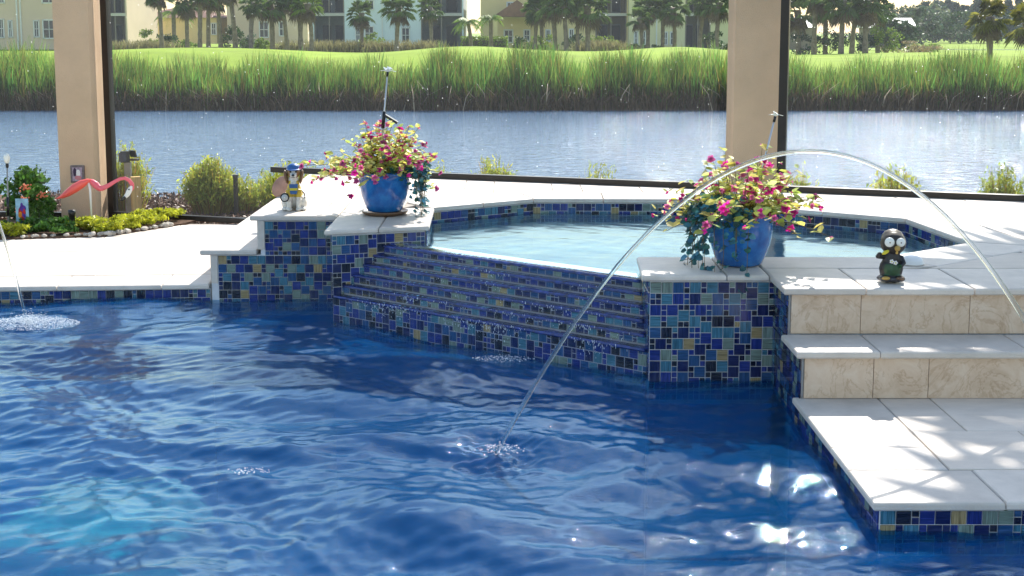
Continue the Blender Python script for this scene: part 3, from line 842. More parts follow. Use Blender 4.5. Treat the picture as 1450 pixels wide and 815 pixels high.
def enclosure(a, b, zb, ztop, label, posts):
    a, b = Vector(a), Vector(b); d = b - a; L = d.length; ang = math.atan2(d.y, d.x)
    t = thing('screen_panel', label, 'screen', (a.x, a.y, zb), ang)
    MB().prism([(0, -.025), (L, -.025), (L, .025), (0, .025)], 0, .042, bev=.004).build('bottom_rail', m_bronze, t)
    MB().prism([(0, -.025), (L, -.025), (L, .025), (0, .025)], ztop - zb - .05, ztop - zb).build('top_rail', m_bronze, t)
    for p in posts: MB().prism([(p - .028, -.03), (p + .028, -.03), (p + .028, .03), (p - .028, .03)], .043, ztop - zb - .051).build('post', m_bronze, t)
    MB().add([(0, 0, .03), (L, 0, .03), (L, 0, ztop - zb - .03), (0, 0, ztop - zb - .03)], [(0, 1, 2, 3)]).build('screen_mesh', m_screen, t)
    return t
enclosure((-3.265, 10.17), (-1.86, 9.72), ZL, 3.19, 'bronze framed insect screen from the flamingo column to the steps', [.03])
enclosure((-1.86, 9.74), (1.50, back_line(1.50)), ZS, 3.19, 'bronze framed insect screen behind spa and flower pot with black clip stake', [])
enclosure((1.80, back_line(1.80)), (5.2, back_line(5.2)), ZS, 3.19, 'bronze framed insect screen behind terrace beyond the white bird column', [.03, 3.2])
enclosure((-6.2, 10.3), (-3.61, 10.12), ZL, 3.19, 'bronze framed insect screen past the flamingo column towards the broadleaf shrub', [])

# ------------------------------------------------------------------ reeds on the far bank
m_reed = leafmat('reed_blades', (.20, .30, .05), .5, .18, attr=True, scale=.5)
m_dead = leafmat('dead_reed_stalks', (.26, .19, .11), .3, .2, attr=True, scale=.5)
def reed_height(x):
    return 1.63 + .16 * np.sin(x * .31 + 1) + .12 * np.sin(x * .83 + 2) + .15 * np.sin(x * 2.1) + .17 * np.sin(x * 4.7 + np.sin(x * 1.7))
n = 74000
rx = rng.uniform(-21, 23, n); ry = 42.1 + rng.beta(1.2, 1.6, n) * 4.2
dens = .5 + .5 * np.sin(rx * 1.7 + 1.3 * np.sin(rx * .6)) ; keep = rng.uniform(0, 1, n) < .45 + .55 * dens
rx, ry = rx[keep], ry[keep]; n = len(rx)
H = reed_height(rx) * rng.uniform(.45, 1.22, n) * (.72 + .28 * np.clip((ry - 42.1) / 1.2, 0, 1))
base = np.stack([rx, ry, np.maximum(land_h(rx, ry), -1.02)], 1)
t = np.ones((n, 3)) * rng.uniform(.6, 1.35, (n, 1)); t[:, 0] *= rng.uniform(.55, 1.2, n)
cl = np.sin(rx * 2.9 + 2 * np.sin(rx * .9)) * np.sin(rx * 1.3 + ry * 1.1) ; t *= (.86 + .34 * cl)[:, None]
dead = rng.uniform(0, 1, n) < .16; t[dead] = np.array([1.5, .85, 1.3]) * rng.uniform(.5, 1.0, (dead.sum(), 1))
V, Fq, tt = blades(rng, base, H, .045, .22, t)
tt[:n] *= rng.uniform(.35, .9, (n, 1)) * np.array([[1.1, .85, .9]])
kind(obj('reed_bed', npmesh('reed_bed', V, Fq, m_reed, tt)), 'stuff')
# broken stalks and low dark growth along the waterline
n = 16000
rx = rng.uniform(-21, 23, n); ry = 42.0 + rng.uniform(0, 1.0, n)
H = rng.uniform(.25, .8, n); base = np.stack([rx, ry, np.full(n, -1.02)], 1)
t = np.array([[.5, .45, .42]]) * rng.uniform(.4, 1.6, (n, 1))
pale = rng.uniform(0, 1, n) < .03; t[pale] = np.array([2.2, 2.4, 2.9]); H[pale] = rng.uniform(.5, 1.1, pale.sum())
V, Fq, tt = blades(rng, base, H, .05, .9, t)
kind(obj('dead_reed_stubble', npmesh('dead_reed_stubble', V, Fq, m_dead, tt)), 'stuff')

# ------------------------------------------------------------------ trees
m_palmtr = M('palm_trunk_bark', (.20, .16, .13), .9, .15, var=.35, scale=6, bump=.5, bscale=20)
m_palm = leafmat('palm_fronds', (.13, .20, .055), .42, .3, attr=True, scale=1.2)
m_palmb = leafmat('bright_palm_fronds', (.20, .30, .04), .45, .3, attr=True, scale=1.2)
m_palmy = leafmat('yellowing_palm_fronds', (.25, .24, .04), .4, .3, attr=True, scale=1.2)
m_deadfr = M('dead_palm_skirt', (.20, .15, .10), .9, .1, var=.3)
m_tree = leafmat('tree_leaves', (.055, .10, .03), .3, .35, attr=True, scale=.6)
m_treeg = leafmat('grey_green_leaves', (.13, .17, .10), .3, .3, attr=True, scale=.6)
m_pine = leafmat('pine_foliage', (.035, .07, .045), .25, .35, attr=True, scale=.4)
m_bushy = leafmat('bright_shrub_leaves', (.19, .27, .04), .4, .3, attr=True, scale=1.)
m_bark = M('tree_bark', (.13, .10, .08), .9, .1, var=.3, scale=6, bump=.5, bscale=15)
def fan_crown(seed, r, nf=34, skirt=True):
    g = np.random.default_rng(seed); vs = []; fs = []; tn = []; mi = []
    for k in range(nf + (12 if skirt else 0)):
        deadf = k >= nf
        az = g.uniform(0, 6.283); el = g.uniform(-.75, 1.45) if not deadf else g.uniform(-1.35, -.95)
        d = np.array([math.cos(az) * math.cos(el), math.sin(az) * math.cos(el), math.sin(el)])
        s = np.array([-math.sin(az), math.cos(az), 0.]); up = np.cross(s, d) * -1
        L = r * g.uniform(.45, .62); c = d * L + np.array([0, 0, -.10 * r * math.cos(el)])
        o = len(vs); vs += [tuple(d * .1 + s * .02), tuple(d * .1 - s * .02), tuple(c)]; fs.append((o, o + 1, o + 2)); tn.append(.8); mi.append(1 if deadf else 0)
        m = 13; fr = r * g.uniform(.42, .58); tv = g.uniform(.55, 1.35)
        for q in range(m):
            a = (q / (m - 1) - .5) * 3.9; a2 = a + .11
            da = d * math.cos(a) + s * math.sin(a)
            tip = c + da * fr * (1 - .18 * abs(a) / 2) + np.array([0, 0, -fr * g.uniform(.12, .5)])
            w = c + (d * math.cos(a2) + s * math.sin(a2)) * fr * .5 + np.array([0, 0, .03 * fr]); w2 = c + (d * math.cos(a - .11) + s * math.sin(a - .11)) * fr * .5
            o = len(vs); vs += [tuple(c), tuple(w), tuple(tip)]; fs.append((o, o + 1, o + 2)); tn.append(tv * g.uniform(.8, 1.15)); mi.append(1 if deadf else 0)
            vs += [tuple(w2)]; fs.append((o, o + 2, o + 3)); tn.append(tv * .9); mi.append(1 if deadf else 0)
    return np.array(vs), np.array(fs), np.array(tn)[:, None] * np.ones((1, 3)), np.array(mi)
def feather_crown(seed, r, nf=16):
    g = np.random.default_rng(seed); vs = []; fs = []; tn = []
    for k in range(nf):
        az = g.uniform(0, 6.283); el = g.uniform(.1, 1.3)
        h = np.array([math.cos(az), math.sin(az), 0]); s = np.array([-math.sin(az), math.cos(az), 0]); tv = g.uniform(.7, 1.3)
        for q in range(22):
            f = .12 + .88 * q / 21
            p = h * r * f * math.cos(el * (1 - .5 * f)) + np.array([0, 0, r * (math.sin(el) * f - .95 * f * f)])
            ll = r * .36 * math.sin(math.pi * min(1, f * .85 + .12))
            for sg in (-1, 1):
                tip = p + s * sg * ll * .8 + h * ll * .35 + np.array([0, 0, -ll * g.uniform(.3, .8)])
                o = len(vs); vs += [tuple(p), tuple(p + h * .05 * r), tuple(tip)]; fs.append((o, o + 1, o + 2)); tn.append(tv * g.uniform(.8, 1.2))
    return np.array(vs), np.array(fs), np.array(tn)[:, None] * np.ones((1, 3)), None
def trunk_mesh(h, r, lean, seed, mat, boots=True):
    g = random.Random(seed); pts = []; rad = []; k = 14
    for i in range(k + 1):
        f = i / k; pts.append((lean * f * f, lean * .3 * math.sin(f * 2), h * f))
        rr = r * (1.25 - .25 * min(1, f * 4)) * (1 + (.10 * g.uniform(-1, 1)))
        if boots and f > .78: rr *= 1.45
        rad.append(rr)
    return MB().tube(pts, rad, 9).mesh('trunk', mat), pts[-1]
PV = {}
def palm(x, y, h, r, label, group, seed, kindp='fan', mat=None, zb=None, name='sabal_palm'):
    key = (kindp, seed, mat.name if mat else '')
    z = float(land_h(np.array(x), np.array(y))) if zb is None else zb
    t = thing(name, label, 'palm tree', (x, y, z - .05), rnd.uniform(0, 6.28), group)
    if key not in PV:
        if kindp == 'fan': v, f, tn, mi = fan_crown(seed, 1.0)
        else: v, f, tn, mi = feather_crown(seed, 1.0)
        PV[key] = npmesh('crown', v, f, [mat or m_palm, m_deadfr], tn, mi=mi)
    if zb is None and y > 60: h = h * .60 + rnd.uniform(.1, .6); r *= .68
    lean = rnd.uniform(-.35, .35)
    tm, top = trunk_mesh(h, .055 * r + .07, lean, seed + 3, m_palmtr, kindp == 'fan')
    obj('trunk', tm, t)
    c = obj('crown', PV[key], t); c.location = top; c.scale = (r, r, r * rnd.uniform(.9, 1.1)); c.rotation_euler = (0, 0, rnd.uniform(0, 6.28))
    return t
def leafy(name, label, cat, loc, rad, n, size, mat, group=None, trunk=None, clumps=16, up=.2, seed=0, bark=None, shell=.5, tv=.4):
    """tree or shrub: leaf clumps through an ellipsoid crown plus a limbed trunk"""
    g = np.random.default_rng(1000 + seed)
    t = thing(name, label, cat, loc, 0, group)
    P = cloud_points(g, n, rad, clumps, shell) + np.array([0, 0, (trunk or 0) + rad[2] * .95])
    P[:, 2] = np.maximum(P[:, 2], .01 + g.uniform(0, .05, n))
    V, Fq, tt = leaf_quads(g, P, size, up, .55, tv, .2)
    obj('crown' if trunk is not None else 'foliage', npmesh('crown', V, Fq, mat, tt), t)
    mb = MB(); h = (trunk or 0) + rad[2]
    r0 = max(.012, h * .03)
    if trunk is not None:
        mb.tube([(0, 0, -.1), (.02 * h, 0, h * .3), (0, .02 * h, h * .7)], [r0, r0 * .8, r0 * .5], 8)
    for k in range(5 if trunk is not None else 7):
        a = k * 2.4 + seed; e = Vector((math.cos(a) * rad[0] * .6, math.sin(a) * rad[1] * .6, h * (.9 if trunk is None else 1.1)))
        b = Vector((0, 0, h * .3 if trunk is not None else -.03)); mb.tube([b, b.lerp(e, .5) + Vector((0, 0, .08 * h)), e], [r0 * .55, r0 * .4, r0 * .15], 6)
    mb.build('trunk' if trunk is not None else 'stems', bark or m_bark, t)
    return t

# palms: photo x of the trunk, distance, height, crown radius
def px_x(u, Y): return (u - 725) / F_PX * Y * 1.0
G1 = 'sabal palms in the grove between the tan and white houses'
for i, (u, Y, h, r) in enumerate([(232, 80, 5.6, 1.6), (268, 84, 5.4, 1.7), (286, 76, 5.8, 1.6), (298, 77, 5.2, 1.6), (315, 80, 5.0, 1.7), (336, 75, 5.6, 1.7), (358, 72, 4.1, 1.4), (388, 74, 4.4, 1.9), (409, 78, 4.8, 1.7), (428, 74, 4.7, 2.0)]):
    palm(px_x(u, Y), Y, h, r, 'sabal palm in the grove between the tan house and the white house', G1, 10 + i % 4)
palm(px_x(443, 73), 73, 4.4, 1.5, 'bright yellow-green palm at the end of the grove beside the white house', None, 21, 'fan', m_palmb)
for i, (u, Y, h, r, l) in enumerate([(514, 84, 4.2, 1.6, 'slim sabal palm before the white house, at its downpipe window'), (562, 82, 4.3, 1.9, 'stout sabal palm before the white wall beside the dark lanai'), (612, 90, 4.9, 1.6, 'thin sabal palm standing before the dark lanai of the white house')]):
    palm(px_x(u, Y), Y, h, r, l, None, 10 + i)
palm(px_x(667, 92), 92, 3.4, 1.9, 'bright feathery palm between white house and yellow house', None, 31, 'feather', m_palmb, name='feather_palm')
palm(px_x(695, 88), 88, 3.6, 1.7, 'pale feathery palm before the red gable roof of the yellow house', None, 32, 'feather', m_palmb, name='feather_palm')
palm(px_x(250, 92), 92, 4.6, 2.2, 'feathery palm rising by the low brown-roofed house', None, 33, 'feather', m_palmb, name='feather_palm')
for i, (u, Y, h, r) in enumerate([(757, 84, 4.5, 1.7), (767, 86, 4.6, 1.6), (786, 78, 4.3, 1.8), (802, 77, 5.0, 1.8), (817, 84, 4.7, 1.6), (832, 78, 4.3, 2.2)]):
    palm(px_x(u, Y), Y, h, r, 'sabal palm in the row before the yellow house', 'sabal palms before the yellow house', 10 + i % 4)
for i, (u, Y, h, r) in enumerate([(908, 82, 3.3, 1.4), (916, 84, 4.8, 1.7), (937, 86, 5.0, 1.6), (953, 84, 4.6, 1.8), (989, 82, 5.0, 1.8), (1012, 80, 4.8, 1.8)]):
    palm(px_x(u, Y), Y, h, r, 'sabal palm before the pale yellow wing by the stucco column', 'sabal palms before the pale yellow wing', 10 + i % 4)
for i, (u, Y, h, r) in enumerate([(1128, 78, 4.4, 2.0), (1150, 74, 5.2, 1.9), (1166, 80, 5.0, 2.0), (1188, 72, 4.8, 2.0), (1203, 76, 5.2, 1.9), (1222, 72, 4.6, 2.0), (1240, 80, 4.6, 1.9)]):
    palm(px_x(u, Y), Y, h, r, 'sabal palm in the dense clump left of the open fairway gap', 'sabal palms in the dense clump', 10 + i % 4)
palm(px_x(1397, 52), 52, 2.35, .95, 'lone sabal palm with yellowing fronds standing in the reeds', None, 13, 'fan', m_palmy)
palm(px_x(1452, 50), 50, 2.4, .95, 'sabal palm in the reeds beside the lone yellowing palm', None, 12, 'fan', m_palmy)
# palm beyond the terrace end whose fronds shade the paving
palm(5.5, 12.6, 5.0, 1.1, 'tall palm on the near lake shore past the end of the terrace', None, 11, zb=-.5)
palm(4.75, 9.6, 5.95, 1.75, 'tall palm just outside the screen past the end of the terrace', None, 12, zb=-.1)

# shrubs and hedges before the houses
def shrub_px(u, v, Y, rx, rz, mat, label, cat='shrub', n=900, size=.16, name='shrub', seed=0, group=None):
    p = atY(u, v, Y); z = float(land_h(np.array(p.x), np.array(Y)))
    return leafy(name, label, cat, (p.x, Y, z), (rx, rx * .7, rz), n, size, mat, group, None, 12, .3, seed)
shrub_px(208, 50, 92, 1.1, .9, m_bushy, 'bright green shrub at the corner of the tan house', seed=1)
shrub_px(240, 55, 88, 1.2, .8, m_tree, 'dark rounded shrub before the low brown-roofed house', seed=2)
shrub_px(264, 58, 86, 1.0, .5, m_bushy, 'low clipped bright shrub among the grove palms', seed=3)
shrub_px(330, 60, 80, .9, .9, m_tree, 'dark bluish shrub at the foot of the grove palms', seed=4)
shrub_px(371, 62, 82, .9, .7, m_bushy, 'bright shrub between two grove palm trunks', seed=5)
shrub_px(350, 60, 84, .8, .9, m_treeg, 'speckled grey-green shrub in the grove', seed=6)
shrub_px(525, 62, 88, 1.1, .8, m_bushy, 'spiky bright shrub before the window of the white house', seed=7)
G2 = 'feathery tan and green grass clumps before the houses'
for k, (u, w) in enumerate([(170, 1.4), (200, 1.4), (225, 1.3), (452, 1.4), (478, 1.5), (505, 1.3), (545, 1.4), (575, 1.3), (605, 1.1), (845, 1.5), (862, 1.3), (410, 1.2)]):
    Y = 84; p = atY(u, 60, Y); z = float(land_h(np.array(p.x), np.array(Y)))
    g = np.random.default_rng(300 + k); nb = 520
    bb = np.stack([g.normal(0, w * .45, nb), g.normal(0, .4, nb), np.zeros(nb)], 1)
    t = np.array([[1.0, .95, .9]]) * g.uniform(.6, 1.3, (nb, 1))
    Vb, Fb, tb = blades(g, bb, g.uniform(.5, 1.05, nb), .06, .6, t)
    th = thing('grass_clump', 'feathery tan-green ornamental grass clump before the houses across the lake', 'grass', (p.x, Y, z), 0, G2)
    obj('blades', npmesh('blades', Vb, Fb, leafmat('tan_grass', (.27, .26, .12), .4, .2, attr=True) if k == 0 else bpy.data.materials['tan_grass'], tb), th)
th = thing('clipped_hedge', 'low clipped green hedge before the yellow house', 'hedge', (px_x(686, 95), 95, .4))
Pp = np.random.default_rng(77).uniform(-1, 1, (2600, 3)) * np.array([1.75, .4, .42]) + np.array([0, 0, .45])
Vb, Fb, tb = leaf_quads(np.random.default_rng(78), Pp, .16, .2, .6, .4)
obj('foliage', npmesh('foliage', Vb, Fb, m_bushy, tb), th); MB().box((0, 0, .3), (3.2, .5, .5)).build('stems', m_bark, th)
for k, (u, w, h, m_, l) in enumerate([(745, 1.0, .7, m_tree, 'dark shrub before the window of the yellow house'), (775, 1.2, .7, m_bushy, 'mid green shrub at the foot of the yellow house palms'), (818, 1.2, .75, m_tree, 'dark green shrub under the palms by the yellow house lanai'),
                                      (853, 1.4, .7, m_bushy, 'olive bush before the dark lanai of the yellow house'), (900, 1.0, .35, m_tree, 'low dark clipped shrub at the pale yellow wing'), (925, .9, .35, m_tree, 'low dark clipped shrub under the palms of the yellow wing'),
                                      (1020, 1.4, .9, m_tree, 'dark shrub beside the stucco column across the lake'), (1140, 1.5, .7, m_pine, 'dark undergrowth below the dense palm clump'), (1175, 1.5, .8, m_tree, 'undergrowth shrub in the middle of the dense palm clump'),
                                      (1215, 1.3, .9, m_pine, 'dark undergrowth at the gap end of the dense palm clump'), (1255, 1.2, 1.1, m_bushy, 'bright shrub at the edge of the fairway gap')]):
    shrub_px(u, 60, 86 if u < 1100 else 78, w, h, m_, l, seed=20 + k)
# far right: tan dune shrubs, broad tree, pine belt, white-roofed house
shrub_px(1285, 70, 92, 2.6, .55, leafmat('dune_grass', (.32, .25, .12), .3, .3, attr=True), 'low tan and yellow scrub mound beside the fairway gap', n=1500, seed=41)
shrub_px(1306, 68, 96, 1.6, .5, m_bushy, 'yellow-flowered low shrub on the scrub mound', seed=42)
for k, (u, Y, rx, rz, tk, m_, l) in enumerate([(1285, 135, 4.2, 2.8, .6, m_treeg, 'broad grey-green tree behind the white-roofed house'), (1262, 120, 2.4, 1.6, .2, m_tree, 'dark tree before the white-roofed house'),
                                            (1345, 190, 5.5, 2.6, .3, m_tree, 'round dark tree at the far side of the pond'), (1320, 210, 6, 2.2, .2, m_pine, 'low dark tree at the foot of the pine belt by the pond'), (1375, 200, 6, 2.4, .2, m_pine, 'wide dark tree at the foot of the pine belt behind the lone palm'),
                                            (1425, 205, 7, 2.6, .2, m_pine, 'wide dark tree at the foot of the pine belt beyond the yellowing palm')]):
    p = atY(u, 66, Y); leafy('broad_tree', l, 'tree', (p.x, Y, float(land_h(np.array(p.x), np.array(Y))) - .3), (rx, rx * .8, rz), 3200, .5, m_, None, tk, 22, .2, 60 + k)
def pine(u, Y, h, seed, label, group):
    g = np.random.default_rng(500 + seed); x = px_x(u, Y)
    t = thing('pine_tree', label, 'pine tree', (x, Y, -.3), 0, group)
    P = []
    for lv in range(11):
        zz = h * (.28 + .70 * lv / 10); rr = h * .17 * (1 - .62 * lv / 10) * g.uniform(.7, 1.2)
        for b in range(6):
            a = g.uniform(0, 6.28); m = 34
            f = g.uniform(.15, 1, m)
            P.append(np.stack([np.cos(a) * rr * f + g.normal(0, .25, m), np.sin(a) * rr * f + g.normal(0, .25, m), zz + .12 * h * (f - .4) * .4 + g.normal(0, .2, m)], 1))
    V, Fq, tt = leaf_quads(g, np.concatenate(P), .8, .3, .45, .4)
    obj('crown', npmesh('crown', V, Fq, m_pine, tt), t)
    MB().tube([(0, 0, 0), (0, 0, h * .5), (0, 0, h * .97)], [.28, .2, .05], 7).build('trunk', m_bark, t)
for k in range(19):
    u = 1296 + k * 10.5 + rnd.uniform(-3, 3); Y = 262 + rnd.uniform(-12, 14)
    pine(u, Y, rnd.uniform(6.6, 8.6), k, 'tall dark pine in the belt along the far horizon', 'pines in the far belt')

# ------------------------------------------------------------------ houses across the lake
m_hpeach = M('peach_stucco', (.66, .52, .39), .85, .2, var=.06, scale=.6)
m_hwhite = M('pale_blue_stucco', (.66, .73, .76), .85, .2, var=.06, scale=.6)
m_hyel = M('yellow_stucco', (.72, .58, .30), .85, .2, var=.06, scale=.6)
m_hyel2 = M('pale_yellow_stucco', (.70, .64, .40), .85, .2, var=.06, scale=.6)
m_roof = M('brown_roof_tile', (.20, .11, .08), .85, .2, var=.3, scale=1.5, bump=.4, bscale=6)
m_hframe = M('white_window_frame', (.70, .70, .68), .6, .3, var=.05)
m_glass = M('dark_window_glass', (.03, .05, .08), .08, .6, var=.3, scale=.5)
m_lanai = M('dark_lanai_screen', (.035, .04, .05), .6, .2, var=.35, scale=1.2)
m_slab = M('pale_floor_slab', (.52, .50, .46), .8, .2, var=.06)
m_lint = M('shade_toned_taupe', (.22, .19, .16), .85, .2, var=.1)  # dark taupe, porch shade put into the colour
def house(label, x0, x1, Y, depth, zb, h, wall, windows=(), lanais=(), pipes=(), roofh=1.6, name='house'):
    """house facing the lake; windows (x, z0, w, h), lanais (x0, x1) two-storey screened porches"""
    cx = (x0 + x1) / 2
    t = thing(name, label, 'house', (cx, Y, zb)); w = x1 - x0
    W = MB()
    segs = []; cur = -w / 2
    for (a, b) in sorted(lanais):
        a, b = a - cx, b - cx
        if a > cur + .05: segs.append((cur, a))
        cur = b
    if cur < w / 2 - .05: segs.append((cur, w / 2))
    for a, b in segs: W.prism([(a, 0), (b, 0), (b, depth), (a, depth)], 0, h)
    for (a, b) in lanais: W.prism([(a - cx + .01, 2.2), (b - cx - .01, 2.2), (b - cx - .01, depth - .05), (a - cx + .01, depth - .05)], 0, h - .01)
    W.build('wall', wall, t)
    for (a, b) in lanais:
        a, b = a - cx, b - cx
        for k, z in enumerate((2.75, 5.6)):
            if z < h: MB().prism([(a, -.05), (b, -.05), (b, 2.19), (a, 2.19)], z, z + .22).build('floor_slab', m_slab, t)
        for z in (0, 2.98):
            if z + 2.7 > h: continue
            s = MB().add([(a + .05, .1, z + .02), (b - .05, .1, z + .02), (b - .05, .1, z + 2.73), (a + .05, .1, z + 2.73)], [(0, 1, 2, 3)]).build('lanai_screen', m_lanai_s, t)
            for k in range(3):
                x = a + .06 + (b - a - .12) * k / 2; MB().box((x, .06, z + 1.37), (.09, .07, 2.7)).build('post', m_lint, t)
            for k in range(2):
                dx = a + (b - a) * (.3 + .42 * k); f = MB().box((dx, 2.17, z + 1.05), ((b - a) * .3, .06, 2.05)).build('sliding_door', m_hframe, t)
                MB().box((dx, 2.125, z + 1.05), ((b - a) * .26, .04, 1.85)).build('pane', m_glass, f)
    for (x, z0, ww, hh) in windows:
        x -= cx
        f = MB()
        for (px_, pz, sx, sz) in ((0, 0, ww, .1), (0, hh, ww, .1), (-ww / 2, hh / 2, .1, hh + .1), (ww / 2, hh / 2, .1, hh + .1), (0, hh / 2, ww, .05), (0, hh / 2, .045, hh)): f.box((x + px_, -.03, z0 + pz), (sx, .1, sz))
        f = f.build('window', m_hframe, t)
        MB().box((x, -.012, z0 + hh / 2), (ww - .06, .03, hh - .06)).build('pane', m_glass, f)
    for x in pipes: MB().box((x - cx, -.05, h / 2), (.11, .09, h)).build('downpipe', m_hframe, t)
    a, d = w / 2 + .5, .5
    R_ = MB(); R_.add([(-a, -d, h), (a, -d, h), (a, depth + d, h), (-a, depth + d, h), (-a + depth / 2, depth / 2, h + roofh), (a - depth / 2, depth / 2, h + roofh)] if w > depth else
                     [(-a, -d, h), (a, -d, h), (a, depth + d, h), (-a, depth + d, h), (0, w / 2, h + roofh), (0, depth - w / 2, h + roofh)],
                     [(0, 3, 2, 1), (0, 1, 5, 4), (2, 3, 4, 5), (1, 2, 5), (3, 0, 4)] if w > depth else [(0, 3, 2, 1), (0, 1, 4), (2, 3, 5), (1, 2, 5, 4), (3, 0, 4, 5)])
    R_.build('roof', m_roof, t)
    return t
def lan_mat():
    m, nt, b = newmat('lanai_mesh'); nt.nodes.remove(b)
    tp = nt.nodes.new('ShaderNodeBsdfTransparent'); df = nt.nodes.new('ShaderNodeBsdfDiffuse'); df.inputs[0].default_value = (.03, .035, .045, 1)
    ms = nt.nodes.new('ShaderNodeMixShader'); ms.inputs[0].default_value = .62
    nt.links.new(tp.outputs[0], ms.inputs[1]); nt.links.new(df.outputs[0], ms.inputs[2]); nt.links.new(ms.outputs[0], nt.nodes['Material Output'].inputs[0])
    return m
m_lanai_s = lan_mat()
HY = 105; k_ = HY / F_PX
hx = lambda u: (u - 725) * k_
ZB = .15
def win(u0, u1, v0, v1): 
    a = atY(u0, v1, HY); b = atY(u1, v0, HY); return ((a.x + b.x) / 2, a.z - ZB, b.x - a.x, b.z - a.z)
house('two-storey tan house with white-framed windows and a lanai, behind the flamingo column', hx(-60), hx(185), HY, 9, ZB, 5.9, m_hpeach,
      [win(0, 5, 27, 53), win(62, 78, 28, 54), win(49, 55, 29, 52), win(13, 17, 29, 52), win(60, 78, -24, 4), win(0, 5, -24, 4)], [(hx(153), hx(183))], [hx(31), hx(36)])
house('two-storey pale white house with two dark screened lanais', hx(440), hx(657), HY, 9, ZB, 5.9, m_hwhite,
      [win(504, 510, 38, 60), win(517, 529, 37, 56), win(569, 580, 39, 60), win(504, 510, -12, 12), win(517, 529, -12, 13)], [(hx(447), hx(490)), (hx(597), hx(655))], [hx(543)])
house('two-storey yellow house with a lanai behind the row of palms', hx(681), hx(888), HY, 9, ZB, 5.9, m_hyel,
      [win(718, 728, 3, 20), win(714, 726, 42, 60), win(742, 750, 42, 58), win(773, 779, 42, 58), win(806, 812, 41, 58), win(773, 779, -14, 6)], [(hx(842), hx(886))], [])
HY = 104; k_ = HY / F_PX
house('pale yellow wing with a lanai, partly hidden by the column behind the spa', hx(889), hx(1062), HY, 9, ZB, 5.9, m_hyel2,
      [win(898, 903, 44, 63), win(908, 914, 44, 63), win(939, 945, 45, 63), win(949, 956, 45, 63), win(939, 945, -10, 10)], [(hx(968), hx(1004))], [hx(928)])
HY = 118; k_ = HY / F_PX
house('low yellow house with brown roof glimpsed behind the palm grove', hx(196), hx(310), HY, 8, .5, 2.4, m_hyel, [win(300, 306, 38, 54)], [], [], 1.2)
house('tan house corner glimpsed between the grove palms', hx(325), hx(438), HY, 8, .5, 4.6, m_hpeach, [win(368, 380, 36, 58), win(396, 406, 36, 56)], [], [], 1.5)
# gabled porch roof of the yellow house
gx_ = (732 - 725) / F_PX * 101
t = thing('gabled_porch', 'dark red gabled porch roof on the front of the yellow house', 'porch', (gx_, 101, .5))
MB().add([(-1.9, 0, 2.3), (1.9, 0, 2.3), (0, 0, 3.6), (-1.9, 3.4, 2.3), (1.9, 3.4, 2.3), (0, 3.4, 3.6)], [(0, 1, 2), (0, 2, 5, 3), (1, 4, 5, 2), (0, 3, 4, 1)]).build('roof', m_roof, t)
for x in (-1.7, 1.7): MB().box((x, .2, 1.15), (.3, .3, 2.29)).build('post', m_hyel, t)
for uu, Yh, hw, rh, lb in ((1258, 128, 2.6, 1.0, 'small white-roofed house behind the dense palm clump'), (1118, 112, 2.2, .9, 'pale roofed house glimpsed beside the dense palm clump')):
    t = thing('house', lb, 'house', ((uu - 725) / F_PX * Yh, Yh, 0))
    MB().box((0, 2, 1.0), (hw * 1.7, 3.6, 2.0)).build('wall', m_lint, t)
    MB().add([(-hw, 0, 2.0), (hw, 0, 2.0), (hw, 4, 2.0), (-hw, 4, 2.0), (-hw, 2, 2.0 + rh), (hw, 2, 2.0 + rh)], [(0, 3, 2, 1), (0, 1, 5, 4), (2, 3, 4, 5), (1, 2, 5), (3, 0, 4)]).build('roof', M('white_metal_roof', (.8, .8, .8), .5, .4, var=.05) if uu == 1258 else bpy.data.materials['white_metal_roof'], t)

